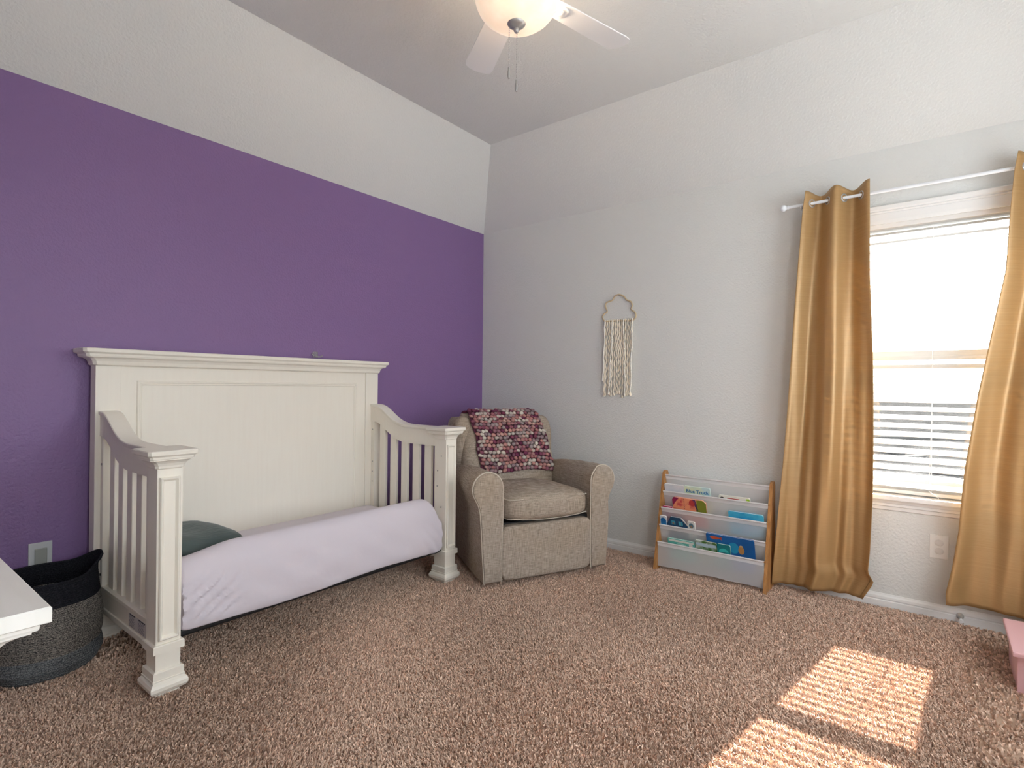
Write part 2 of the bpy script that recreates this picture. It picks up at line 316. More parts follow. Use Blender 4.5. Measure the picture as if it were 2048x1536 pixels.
# carpet pile: single tufts, too many to count
def carpet():
    def scatter(x0, x1, y0, y1, dens):
        n = int((x1-x0)*(y1-y0)*dens); return rng.uniform(x0, x1, n), rng.uniform(y0, y1, n)
    xs, ys = [], []
    for a in ((-3.15, -0.02, -3.15, -0.35, 58000), (-3.15, -0.02, -3.95, -3.15, 14000), (-3.9, -3.15, -3.95, -0.02, 8000), (-3.15, -0.02, -0.35, -0.02, 12000)):
        x, y = scatter(*a); xs.append(x); ys.append(y)
    x = np.concatenate(xs); y = np.concatenate(ys); n = len(x)
    def lowf(seed, sc):
        r = np.random.default_rng(seed); out = np.zeros(n)
        for k in range(10):
            a = r.uniform(0, 2*PI); f = sc*r.uniform(0.5, 1.6); out += np.sin((x*math.cos(a)+y*math.sin(a))*f+r.uniform(0, 6.28))
        return out/3.2
    lean = 2*PI*lowf(3, 3.0)*0.35+0.8; leanamt = np.clip(0.22+0.16*lowf(5, 3.0), 0.05, 0.6)
    big = np.where((x > -3.15) & (y > -3.15) & (y < -0.35), 1.05, 1.8)
    hgt = 0.0118*(1+0.17*rng.standard_normal(n)+0.10*lowf(6, 30.0)); wd = 0.0040*big*(1+0.2*rng.standard_normal(n))
    lx = np.cos(lean)*leanamt*0.007+0.0042*rng.standard_normal(n); ly = np.sin(lean)*leanamt*0.007+0.0042*rng.standard_normal(n)
    az = rng.uniform(0, PI, n); wx = np.cos(az)*wd/2; wy = np.sin(az)*wd/2
    az2 = az+rng.uniform(-1.2, 1.2, n); vx = np.cos(az2)*wd/2*.8; vy = np.sin(az2)*wd/2*.8
    V = np.zeros((n, 6, 3)); zz = np.full(n, -0.001)
    V[:, 0] = np.stack([x-wx*.7, y-wy*.7, zz], 1); V[:, 1] = np.stack([x+wx*.7, y+wy*.7, zz], 1)
    mx, my = x+lx*.40, y+ly*.40
    V[:, 2] = np.stack([mx-wx, my-wy, hgt*.66], 1); V[:, 3] = np.stack([mx+wx, my+wy, hgt*.66], 1)
    V[:, 4] = np.stack([x+lx-vx, y+ly-vy, hgt], 1); V[:, 5] = np.stack([x+lx+vx, y+ly+vy, hgt*.97], 1)
    V[:, :, 0] = np.clip(V[:, :, 0], XL+.003, -.003); V[:, :, 1] = np.clip(V[:, :, 1], YB+.003, -.003)
    me = bpy.data.meshes.new('carpet_pile'); me.vertices.add(n*6); me.vertices.foreach_set('co', V.reshape(-1).astype(np.float32))
    base = (np.arange(n)*6)[:, None]
    loops = np.concatenate([base+np.array([0, 1, 3, 2]), base+np.array([2, 3, 5, 4])], 1).reshape(-1)
    starts = (np.arange(n)*8)[:, None]+np.array([0, 4]); starts = starts.reshape(-1)
    me.loops.add(n*8); me.loops.foreach_set('vertex_index', loops.astype(np.int32))
    me.polygons.add(n*2); me.polygons.foreach_set('loop_start', starts.astype(np.int32)); me.polygons.foreach_set('loop_total', np.tile(np.array([4, 4], np.int32), n))
    me.polygons.foreach_set('use_smooth', np.ones(n*2, bool)); me.update(calc_edges=True)
    tone = 1+0.16*rng.standard_normal(n)+0.05*lowf(8, 5.0); tone = np.clip(tone, 0.5, 1.5)
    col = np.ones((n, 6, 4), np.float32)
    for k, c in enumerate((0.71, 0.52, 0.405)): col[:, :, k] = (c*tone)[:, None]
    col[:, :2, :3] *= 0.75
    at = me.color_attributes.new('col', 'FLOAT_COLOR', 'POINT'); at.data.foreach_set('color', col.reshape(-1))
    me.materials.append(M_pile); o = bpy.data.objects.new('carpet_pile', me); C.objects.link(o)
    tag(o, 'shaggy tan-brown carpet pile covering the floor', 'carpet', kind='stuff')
carpet()

# ------------------------------------------------------------------ window, blind, outside
wr = empty('window_1', (0.0, (WY0+WY1)/2, WZ0)); tag(wr, 'white single-hung window with moulded casing and sill', kind='structure')
def wb(mb, name, m, sm=None): return mb.build(name, m, wr, world=True, smooth=sm)
for nm, y in (('casing', WY1), ('casing', WY0)):
    s = 1 if y == WY1 else -1
    wb(MB().prism([(-d, y+s*q) for q, d in ((0.0, 0.0), (0.0, 0.010), (0.012, 0.013), (0.045, 0.015), (0.05, 0.012), (0.056, 0.018), (0.082, 0.020), (0.09, 0.014), (0.09, 0.0))], 2, WZ0-0.005, WZ1+0.09), nm, M_trim)
wb(MB().prism([(-d, WZ1+q) for q, d in ((-0.012, 0.0), (-0.012, 0.010), (0.005, 0.013), (0.04, 0.015), (0.044, 0.012), (0.05, 0.019), (0.056, 0.015), (0.062, 0.022), (0.08, 0.024), (0.086, 0.016), (0.086, 0.0))], 1, WY0-0.09, WY1+0.09), 'casing', M_trim)
wb(MB().bbox(-0.045, 0.10, WY0-0.11, WY1+0.11, WZ0-0.022, WZ0+0.004, 0.006), 'sill', M_trim)
wb(MB().prism([(-d, WZ0-0.022-q) for q, d in ((0, 0), (0, 0.018), (0.018, 0.016), (0.022, 0.013), (0.034, 0.015), (0.038, 0.010), (0.055, 0.008), (0.06, 0.0))], 1, WY0-0.09, WY1+0.09), 'apron', M_trim)
fx0, fx1 = 0.072, 0.118
wb(MB().bbox(fx0, fx1, WY0, WY0+0.04, WZ0, WZ1).bbox(fx0, fx1, WY1-0.04, WY1, WZ0, WZ1).bbox(fx0, fx1, WY0, WY1, WZ1-0.04, WZ1).bbox(fx0, fx1, WY0, WY1, WZ0, WZ0+0.05), 'frame', M_plastic)
wb(MB().bbox(0.066, 0.10, WY0+0.03, WY1-0.03, 1.315, 1.385), 'meeting_rail', M_plastic)
wb(MB().bbox(0.070, 0.098, WY0+0.035, WY1-0.035, WZ0+0.045, WZ0+0.095), 'sash_rail', M_plastic)
for z0, z1, xx in ((WZ0+0.09, 1.32, 0.085), (1.38, WZ1-0.035, 0.10)):
    wb(MB().box(xx, xx+0.004, WY0+0.035, WY1-0.035, z0, z1), 'pane', M_glass)

bl = empty('window_blind', (0.036, (WY0+WY1)/2, WZ0)); tag(bl, 'white horizontal slat blind lowered over the window', 'blind')
by0, by1 = WY0+0.012, WY1-0.012
MB().bbox(0.006, 0.062, by0, by1, WZ1-0.034, WZ1-0.002, 0.003).build('headrail', M_slat, bl, world=True)
TILT = math.radians(24); pitch = 0.0445; sz = WZ1-0.058; base = None; zs = []
while sz > WZ0+0.05: zs.append(sz); sz -= pitch
prof = []
for k in range(9):
    t = -1+2*k/8; d = 0.025*t; camber = 0.0022*(1-t*t)
    prof.append((d*math.cos(TILT)-camber*math.sin(TILT), d*math.sin(TILT)+camber*math.cos(TILT)))
prof2 = [(a+0.0026*math.sin(TILT), b-0.0026*math.cos(TILT)) for a, b in reversed(prof)]
for i, z in enumerate(zs):
    if base is None:
        base = MB().prism(prof+prof2, 1, by0, by1).shift((0, (WY0+WY1)/2, 0)).build('slat', M_slat, bl, smooth=40); so = base
    else:
        so = base.copy(); C.objects.link(so); so.parent = bl
    so.location = (0, 0, z-WZ0); so.rotation_euler = (random.uniform(-.0015, .0015), random.uniform(-.02, .02), 0)
MB().bbox(0.012, 0.060, by0, by1, WZ0+0.012, WZ0+0.030, 0.004).build('bottom_rail', M_slat, bl, world=True)
for y in (WY0+0.14, -3.03, WY1-0.14):
    for x in (0.012, 0.060): MB().tube([(x, y, WZ1-0.05), (x, y, WZ0+0.02)], 0.0009, 5).build('ladder_cord', M_cord, bl, world=True)
MB().tube([(0.006, -3.03, WZ1-0.05), (0.004, -3.028, 1.0), (-0.004, -3.02, 0.64), (-0.012, -3.045, 0.625), (-0.02, -3.06, 0.612)], 0.0013, 5).build('pull_cord', M_cord, bl, world=True)

M_ground = mat('dark_dirt', (0.06, 0.056, 0.05, 1), 1.0, 0.0); add_mottle(M_ground, (0.010, 0.010, 0.010, 1), (0.034, 0.033, 0.031, 1), 1.6, (1, 1, 1), 0.35, 0.65, 6)
tag(MB().box(0.14, 120, -80, 60, -0.75, -0.62).build('yard_ground', M_ground), 'grey dirt lot outside the window', kind='structure')
M_lumber = mat('weathered_lumber', (0.06, 0.058, 0.055, 1), 1.0, 0.0)
lum = [(8, -2.6, 2.6, 0.35), (10.5, -4.2, 2.6, -0.5), (13, -2.0, 2.6, 0.9), (16, -5.4, 3.0, 0.2), (15.5, -1.6, 2.4, -0.9), (21, -3, 4.2, 0.6), (12, -6.2, 2.4, -0.2), (24, -8, 4.5, -0.4)]
LUML = ['nearest weathered plank lying on the lot outside', 'plank just beyond the nearest one on the lot outside', 'steeply angled plank in the middle of the lot outside', 'plank on the lot outside at the right of the window', 'steep plank on the lot outside at the left of the window', 'long plank further out on the lot outside', 'short plank lying low between others on the lot outside', 'farthest plank lying on the lot outside']
for (x, y, L, a), lbl in zip(lum, LUML):
    p = MB().bbox(-L/2, L/2, -0.09, 0.09, 0, 0.09, 0.01).build('lumber_plank', M_lumber); p.location = (x, y, -0.62); p.rotation_euler = (0, 0, a+PI/2)
    tag(p, lbl, 'plank', 'planks lying on the lot outside')

# ------------------------------------------------------------------ crib (converted to a daybed)
CX0, CX1 = -2.727, -1.160           # outer x
CYF, CYB = -0.812, -0.035           # front face of front posts, back of headboard
cr = empty('crib', ((CX0+CX1)/2, (CYF+CYB)/2, 0)); tag(cr, 'ivory wooden crib converted to a daybed against the purple wall', 'crib')
def cb(mb, name, m=M_crib, par=cr, sm=None, **k):
    if par is cr: return mb.build(name, m, par, world=True, smooth=sm, **k)
    mb.shift(cr.location); return mb.build(name, m, par, smooth=sm, **k)
PW = 0.086; HF = -0.105             # post width, headboard front plane
for x0, x1 in ((CX0-0.002, CX0+0.094), (CX1-0.116, CX1-0.020)):
    po_ = cb(MB().bbox(x0, x1, CYB, HF, 0.0, 1.232, 0.003), 'headboard_post')
    cb(MB().stack((x0+x1)/2, (CYB+HF)/2, [(0.0, .052, .04), (0.018, .052, .04), (0.022, .058, .046), (0.04, .063, .05), (0.055, .058, .046), (0.06, .054, .042)]), 'foot', par=po_)
hx0, hx1 = CX0+0.092, CX1-0.114
hp = cb(MB().box(hx0, hx1, CYB+0.012, HF+0.010, 0.30, 1.232), 'headboard_panel')
cb(MB().frame(hx0+0.068, hx1-0.068, 0.30, 1.163, HF+0.010, [(0, 0.002), (0.0, -0.0035), (0.004, -0.007), (0.010, -0.0065), (0.013, -0.003), (0.0145, -0.003), (0.0185, -0.0045), (0.022, -0.001), (0.022, 0.002)]), 'panel_moulding', par=hp)
hc = ((CX0+CX1)/2-0.011, (CYB+HF)/2); hw, hd = (CX1-CX0)/2-0.009, (CYB-HF)/2
cb(MB().stack(hc[0], hc[1]-0.004, [(1.228, hw+.002, hd+.002), (1.232, hw+.010, hd+.010), (1.236, hw+.011, hd+.011), (1.248, hw+.014, hd+.013), (1.258, hw+.020, hd+.018), (1.263, hw+.028, hd+.025), (1.265, hw+.036, hd+.032), (1.266, hw+.040, hd+.036), (1.2685, hw+.040, hd+.036), (1.270, hw+.043, hd+.038), (1.280, hw+.044, hd+.039), (1.2825, hw+.049, hd+.043), (1.285, hw+.052, hd+.046), (1.287, hw+.056, hd+.049), (1.301, hw+.057, hd+.050), (1.304, hw+.053, hd+.046)], chamfer=0.012), 'headboard_cap')
cb(MB().bbox(hx0, hx1, CYB+0.01, HF+0.005, 0.12, 0.30, 0.004), 'back_rail')

STOP = [(-0.90, .907), (-0.46, .908), (-0.42, .911), (-0.38, .919), (-0.34, .932), (-0.30, .951), (-0.26, .976), (-0.22, 1.000), (-0.18, 1.018), (-0.15, 1.024), (-0.12, 1.026), (-0.03, 1.026)]
def ztop(y): 
    return sum(lerp_tab(STOP, y+d) for d in (-.02, -.01, 0, .01, .02))/5
for sgn, xo in ((-1, CX0), (1, CX1)):
    ins = -sgn
    xa, xb = xo+ins*0.010, xo+ins*0.082       # rail thickness
    ys = [-0.735+0.61*k/48 for k in range(49)]; ys[-1] = HF
    # front post with cap, collars, foot, inset moulding
    pcx, pcy = xo+ins*PW/2, CYF+0.046; hx, hy = PW/2, 0.046
    fp = cb(MB().stack(pcx, pcy, [(0.0, hx-.002, hy-.002), (0.845, hx, hy)]), 'front_post')
    cb(MB().stack(pcx, pcy, [(0.838, hx+.001, hy+.001), (0.842, hx+.006, hy+.006), (0.850, hx+.007, hy+.007), (0.860, hx+.012, hy+.012), (0.868, hx+.020, hy+.020), (0.871, hx+.026, hy+.026), (0.8725, hx+.030, hy+.030), (0.876, hx+.030, hy+.030), (0.878, hx+.032, hy+.032), (0.886, hx+.033, hy+.033), (0.8885, hx+.037, hy+.037), (0.891, hx+.039, hy+.039), (0.893, hx+.042, hy+.042), (0.906, hx+.043, hy+.043), (0.909, hx+.040, hy+.040)], chamfer=0.009), 'post_cap', par=fp)
    cb(MB().stack(pcx, pcy, [(0.166, hx, hy), (0.167, hx+.009, hy+.009), (0.193, hx+.009, hy+.009), (0.196, hx+.006, hy+.006), (0.197, hx, hy)]), 'collar', par=fp)
    cb(MB().stack(pcx, pcy, [(0.0, hx-.002, hy-.002), (0.014, hx-.002, hy-.002), (0.020, hx+.006, hy+.006), (0.024, hx+.013, hy+.013), (0.034, hx+.019, hy+.019), (0.046, hx+.020, hy+.020), (0.056, hx+.016, hy+.016), (0.063, hx+.009, hy+.009), (0.065, hx+.008, hy+.008), (0.0655, hx+.011, hy+.011), (0.070, hx+.011, hy+.011), (0.071, hx+.008, hy+.008), (0.097, hx+.008, hy+.008), (0.100, hx+.004, hy+.004), (0.101, hx, hy)]), 'foot', par=fp)
    cb(MB().frame(pcx-.035, pcx+.033, 0.212, 0.808, CYF, [(0, 0.002), (0.0, -0.008), (0.0035, -0.012), (0.008, -0.011), (0.012, -0.005), (0.015, -0.0012), (0.015, 0.006)]).box(pcx-.022, pcx+.020, CYF-.0008, CYF+.003, 0.225, 0.795), 'inset_moulding', par=fp)
    # top rail
    mid = (xa+xb)/2; hwid = abs(xb-xa)/2
    prof_r = lambda y: [(mid-hwid+.006, y, ztop(y)-.112), (mid+hwid-.006, y, ztop(y)-.112), (mid+hwid-.006, y, ztop(y)-.020), (mid+hwid-.002, y, ztop(y)-.017), (mid+hwid, y, ztop(y)-.012), (mid+hwid, y, ztop(y)-.003), (mid+hwid-.003, y, ztop(y)), (mid-hwid+.003, y, ztop(y)), (mid-hwid, y, ztop(y)-.003), (mid-hwid, y, ztop(y)-.012), (mid-hwid+.002, y, ztop(y)-.017), (mid-hwid+.006, y, ztop(y)-.020)]
    cb(MB().rings([prof_r(y) for y in ys]), 'top_rail', sm=35)
    cb(MB().bbox(mid-.024, mid+.024, -0.722, HF, 0.150, 0.250, 0.004).bbox(mid-.030, mid+.030, -0.722, HF, 0.142, 0.166, 0.003).bbox(mid-.028, mid+.028, -0.722, HF, 0.236, 0.252, 0.003), 'bottom_rail')
    cb(MB().bbox(mid-.026, mid+.026, HF-.034, HF, 0.25, ztop(HF-.02)-.10, 0.003), 'rear_stile')
    cb(MB().bbox(mid-.022, mid+.022, -0.722, -0.698, 0.25, 0.81, 0.003), 'front_stile')
    for k in range(5):
        yc = -0.203-0.1065*k
        cb(MB().bbox(mid-.010, mid+.010, yc-.029, yc+.029, 0.248, ztop(yc)-.10, 0.004), 'slat')
    # bolts on the inner faces
    xin = xo+ins*PW
    for (y, z) in ((-0.775, .742), (-0.775, .445), (-0.770, .300), (-0.745, .655), (-0.742, .565)):
        cb(MB().rings([[(xin+ins*q, y+rad*math.cos(2*PI*j/10), z+rad*math.sin(2*PI*j/10)) for j in range(10)] for q, rad in ((-.001, .0042), (.0016, .0042), (.0022, .003))]), 'bolt', M_screw)
    for z in (.86, .65, .585, .52):
        cb(MB().rings([[(mid+ins*(.026+q), HF-.017+rad*math.cos(2*PI*j/10), z+rad*math.sin(2*PI*j/10)) for j in range(10)] for q, rad in ((-.001, .0042), (.0016, .0042), (.0022, .003))]), 'bolt', M_screw)
    if sgn < 0:
        for (y, z) in ((HF-.017, .30), (HF-.017, .79)):
            cb(MB().rings([[(mid-(.026+q), y+rad*math.cos(2*PI*j/10), z+rad*math.sin(2*PI*j/10)) for j in range(10)] for q, rad in ((-.001, .006), (.002, .006), (.003, .004))]), 'bolt', M_black if z < .5 else M_screw)
        M_label = mat('grey_print', (0.60, 0.58, 0.58, 1), 0.6); M_labeldark = mat('label_bar', (0.05, 0.05, 0.06, 1), 0.6)
        lab = cb(MB().box(mid-.0252, mid-.0242, -0.655, -0.475, 0.172, 0.226), 'warning_label', M_label); lab['label'] = 'grey printed warning sticker'
        cb(MB().box(mid-.0256, mid-.025, -0.545, -0.485, 0.2205, 0.225).box(mid-.0256, mid-.025, -0.648, -0.578, 0.2205, 0.225), 'label_header', M_labeldark, par=lab)
        tx = MB()
        for k in range(8):
            for ya, yb in ((-0.545, -0.482), (-0.65, -0.576)):
                ye = ya+random.uniform(0, .02); tx.box(mid-.0256, mid-.025, ye, yb, 0.2155-.0056*k, 0.2175-.0056*k)
        cb(tx, 'label_text', mat('label_ink', (0.22, 0.21, 0.26, 1), .6), par=lab)
mp_ = cb(MB().bbox(CX0+.088, CX1-.088, CYF+.045, HF-.01, 0.180, 0.200, 0.004).bbox(CX0+.088, CX1-.088, CYF+.026, CYF+.05, 0.192, 0.212, 0.004), 'mattress_platform', M_black)
cb(MB().tube([(CX0+.10, CYF+.16, .172), (CX1-.10, CYF+.16, .172)], 0.010, 8), 'support_bar', M_black)

# mattress under a fitted sheet, with a raised roll along the front edge
def mattress():
    x0, x1 = -2.632, -1.262; yb, yf = HF-.006, CYF+.004; zb = 0.206; zt = 0.374
    NU, NR = 150, 44
    PF = [(yb, zb+.02), (yb, zt-.035), (yb-.01, zt-.012), (yb-.035, zt), (-.2, zt+.002), (-.28, zt+.004), (-.36, zt+.004), (-.44, zt+.003), (-.52, zt), (-.57, zt), (-.600, zt+.003), (-.622, zt+.012), (-.638, zt+.032), (-.650, zt+.058), (-.664, zt+.088), (-.682, zt+.113), (-.704, zt+.126), (-.727, zt+.127), (-.748, zt+.117), (-.767, zt+.098), (-.782, zt+.072), (-.793, zt+.040), (-.800, zt), (-.805, zt-.04), (-.808, zt-.08), (-.808, zt-.115), (-.806, zt-.145), (-.800, zt-.166), (-.784, zt-.174), (-.74, zb+.001), (-.45, zb), (yb-.03, zb)]
    PF = PF[:10]+catmull(PF[10:28], 3, False)+PF[28:]
    def section(u):
        x = x0+(x1-x0)*u; e = min(u, 1-u)*(x1-x0)
        er = (1-u)*(x1-x0)
        roll = max(0.0, 1-max(0.0, 1-(er-.012)/0.105)**2.6)**(1/2.6) if er < .117 else 1.0
        if er < .012: roll = 0.0
        if u < .5: roll = 0.75+0.25*smst(e/.25)
        sq = 1.0; r = 0.035
        if e < r: sq = 1-0.13*(1-math.sqrt(1-(1-e/r)**2))
        cy, cz = (yb+yf)/2, (zb+zt)/2; out = []
        for (y, z) in PF:
            f_ = 1 if y < -.6 else 0
            zz = zt+(z-zt)*roll if z > zt else z
            wob = f_*0.003*math.sin(y*31+x*17)*math.sin(z*40+x*9)
            if f_ and u < .22:
                ph = (x-z*0.9)*105+2.2*math.sin(z*22+x*9); wob += (0.013*(abs(math.sin(ph*.5))-.6)+0.004*math.sin(ph*1.7+1))*smst((.20-u)/.11)*smst((zt+.06-z)/.07)*smst((z-zb-.01)/.05)
            if f_ and u > .86: wob += 0.0035*math.sin((x*1.3+z*1.2)*70)*smst((u-.86)/.1)*smst((zt+.03-z)/.08)
            zb2 = 0.006*math.sin(x*7+1)*(1 if z < zb+.05 and f_ else 0)
            out.append((x, cy+(y-cy)*(0.96+0.04*sq)+wob, cz+(zz-cz)*sq+zb2))
        return out
    us = [0, .004, .012, .025]+[0.025+0.95*k/NU for k in range(1, NU)]+[.975, .988, .996, 1.0]
    o = MB().rings([section(u) for u in us]).build('crib_mattress', M_sheet, smooth=60)
    tag(o, 'crib mattress in a pale lavender fitted sheet with a rolled front edge', 'mattress')
mattress()
def pillow():
    hx, hy, hz = 0.17, 0.235, 0.062
    bm = bmesh.new(); bmesh.ops.create_cube(bm, size=2); bmesh.ops.subdivide_edges(bm, edges=bm.edges[:], cuts=9, use_grid_fill=True)
    for v in bm.verts:
        x, y, z = v.co
        k = (max(0, 1-abs(x)**3.2)*max(0, 1-abs(y)**3.2))**0.45
        px = x*(1-0.07*(1-abs(y)**2)*abs(x)**4); py = y*(1-0.07*(1-abs(x)**2)*abs(y)**4)
        wz = 0.006*math.sin(px*4+py*2)*k+0.002*math.sin(px*11-py*7)*k
        v.co = Vector((px*hx, py*hy, (1 if z > 0 else -1)*hz*k*(1.0 if abs(z) > .99 else abs(z))+ (wz if z > 0 else 0)+0.02*(px*px)))
    o = MB().bm(bm).build('pillow', M_pillow, smooth=180)
    o.location = (-2.46, -0.40, 0.445); o.rotation_euler = (0.02, 0.10, 0.05)
    tag(o, 'slate green pillow at the left end of the crib mattress', 'pillow')
pillow()

# ------------------------------------------------------------------ armchair
CH = (-0.8255, -1.251, 0.0); CA = math.atan2(-0.437, 0.899)
ch = empty('glider_armchair', CH, CA); tag(ch, 'grey-beige linen glider armchair in the corner beside the crib', 'armchair')
# local axes: +x to the viewer's right, +y backwards, front plane y = 0
def rrect(cx, cy, hx, hy, r, z, n=6):
    out = []
    for qx, qy, a0 in ((1, -1, -PI/2), (1, 1, 0), (-1, 1, PI/2), (-1, -1, PI)):
        for k in range(n+1):
            a = a0+PI/2*k/n; out.append((cx+qx*(hx-r)+r*math.cos(a), cy+qy*(hy-r)+r*math.sin(a), z))
    return out
MB().rings([rrect(0, 0.36, .27, .26, .25, 0.0), rrect(0, 0.36, .27, .26, .25, 0.018), rrect(0, 0.36, .25, .24, .23, 0.022), rrect(0, 0.36, .10, .10, .09, 0.03), rrect(0, 0.36, .10, .10, .09, 0.06)]).build('swivel_base', M_black, ch)
def arm(s):
    # outline in (x,z) for the arm front, s = -1 left, +1 right
    cxo, cz, R = 0.392, 0.577, 0.092
    pts = [(0.304, 0.045), (0.303, 0.20), (0.300, 0.40), (0.300, 0.50)]
    for k in range(0, 15):
        a = PI*0.985-(PI*0.985+0.62)*k/14; pts.append((cxo+R*math.cos(a), cz+R*math.sin(a)))
    pts += [(0.447, 0.485), (0.436, 0.44), (0.430, 0.36), (0.422, 0.22), (0.413, 0.10), (0.410, 0.045)]
    if s > 0: pts = [(x-0.012 if z > .42 and x > .35 else x, z) for x, z in pts]
    cx, czz = 0.37, 0.42
    rs = []
    for y, k, dz, tap in ((0.0, 0.965, 0, 0), (0.004, 0.985, 0, 0), (0.012, 1.0, 0, 0), (0.10, 1.0, 0.003, .004), (0.25, 1.0, 0.0, .018), (0.42, 1.0, -0.012, .038), (0.58, 1.0, -0.035, .060), (0.68, 0.98, -0.06, .075), (0.70, 0.9, -0.07, .078)):
        ring = []
        for x, z in pts:
            xx = cx+(x-cx)*k; zz = czz+(z-czz)*k+dz*smst((z-.3)/.3)
            xx -= tap*smst((x-.30)/.1)
            ring.append((s*xx, y, max(0.045, zz)))
        rs.append(ring)
    a = MB().rings(rs).build('arm', M_linen, ch, smooth=55)
    MB().tube([(s*(cx+(x-cx)*1.004), 0.010, czz+(z-czz)*1.003) for x, z in pts], 0.0045, 6).build('piping', M_piping, a)
for s in (-1, 1): arm(s)
def puffbox(x0, x1, y0, y1, z0, z1, p=3.0, bulge=0.0, cuts=12):
    bm = bmesh.new(); bmesh.ops.create_cube(bm, size=2); bmesh.ops.subdivide_edges(bm, edges=bm.edges[:], cuts=cuts, use_grid_fill=True)
    for v in bm.verts:
        c = v.co; n = (abs(c.x)**p+abs(c.y)**p+abs(c.z)**p)**(1/p); mx = max(abs(c.x), abs(c.y), abs(c.z)); c = c*(mx/n)
        c = c*1.0
        v.co = Vector(((x0+x1)/2+c.x*(x1-x0)/2, (y0+y1)/2+c.y*(y1-y0)/2, (z0+z1)/2+c.z*(z1-z0)/2))
    return MB().bm(bm)
fr = puffbox(-0.299, 0.297, -0.002, 0.10, 0.046, 0.358, 14).build('footrest_panel', M_linen, ch, smooth=50)
MB().box(-0.30, 0.30, 0.05, 0.66, 0.06, 0.365).build('seat_deck', M_black, ch)
def seat():
    bm = bmesh.new(); bmesh.ops.create_cube(bm, size=2); bmesh.ops.subdivide_edges(bm, edges=bm.edges[:], cuts=15, use_grid_fill=True)
    p = 4.2
    for v in bm.verts:
        c = v.co.copy(); n = (abs(c.x)**p+abs(c.y)**p+abs(c.z)**p)**(1/p); mx = max(abs(c.x), abs(c.y), abs(c.z)); c = c*(mx/n)
        x = c.x*0.297; y = 0.262+c.y*0.30; z = 0.446+c.z*0.076
        if c.z > 0: z += 0.034*(1-c.x**2)*(1-min(1, (c.y*0.85)**2))-0.004
        z += 0.012*smst(-c.y)*(1 if c.z > 0 else -0.4)
        if c.y < -0.6: z += 0.004*math.sin(x*60)*(-c.y-0.6)
        y -= 0.012*(1-c.z**2)*(1 if c.y < 0 else 0)*abs(c.y)
        v.co = Vector((x, y, z))
    o = MB().bm(bm).build('seat_cushion', M_linen, ch, smooth=60)
    for z, yy, xx in ((0.503, -0.020, 0.270), (0.394, -0.020, 0.270)):
        pts = [(-xx, 0.30, z+.004), (-xx, 0.03, z), (-xx+.012, yy+.018, z), (-xx+.04, yy+.004, z+.002)]+[(-xx+.04+(2*xx-.08)*k/12, yy-.001, z+(0.016 if z > .45 else -.012)*math.sin(PI*k/12)) for k in range(1, 12)]+[(xx-.04, yy+.004, z+.002), (xx-.012, yy+.018, z), (xx, 0.03, z), (xx, 0.30, z+.004)]
        MB().tube(pts, 0.0028, 6).build("piping", M_piping, o)
seat()
BACKF = [(0.40, 0.475), (0.50, 0.470), (0.60, 0.485), (0.70, 0.510), (0.80, 0.545), (0.90, 0.590), (0.95, 0.62)]
def back():
    rs = []
    for z in [0.36, 0.40, 0.45, 0.50, 0.56, 0.62, 0.68, 0.74, 0.80, 0.85, 0.89, 0.92, 0.943, 0.957, 0.965]:
        t = (z-0.36)/(0.965-0.36); f = lerp_tab(BACKF, z); hw = 0.345-0.040*t+0.012*math.sin(PI*t)
        th = 0.20
        if t > 0.8:
            k = math.sqrt(max(0.0, 1-((t-0.8)/0.2)**2*0.93)); f = f+0.10*(1-k)*0.9; th = 0.20*(0.15+0.85*k); hw = hw*(0.90+0.10*k)
        cy = f+th/2; rs.append(rrect(0.005, cy, hw, th/2, min(th/2*0.92, 0.07), z))
    MB().rings(rs).build('back_cushion', M_linen, ch, smooth=60)
    rs = []
    for z in [0.05, 0.20, 0.40, 0.60, 0.75, 0.84, 0.90, 0.925, 0.935]:
        f = lerp_tab([(0.05, 0.60), (0.4, 0.615), (0.7, 0.64), (0.95, 0.71)], z); k = 1.0 if z < 0.8 else math.sqrt(max(0, 1-((z-0.8)/0.14)**2))
        hw = 0.335+0.02*(z > .5); rs.append(rrect(-0.012, f+0.075, hw*(0.85+0.15*k), 0.06*(0.3+0.7*k), 0.04*(0.3+0.7*k), z))
    MB().rings(rs).build('back_frame', M_linen, ch, smooth=60)
    for s in (-1, 1):   # puffed shoulders at the sides of the back
        puffbox(s*0.30-.075, s*0.30+.075, 0.575, 0.76, 0.55, 0.945, 2.6).build('back_wing', M_linen, ch, smooth=80)
back()

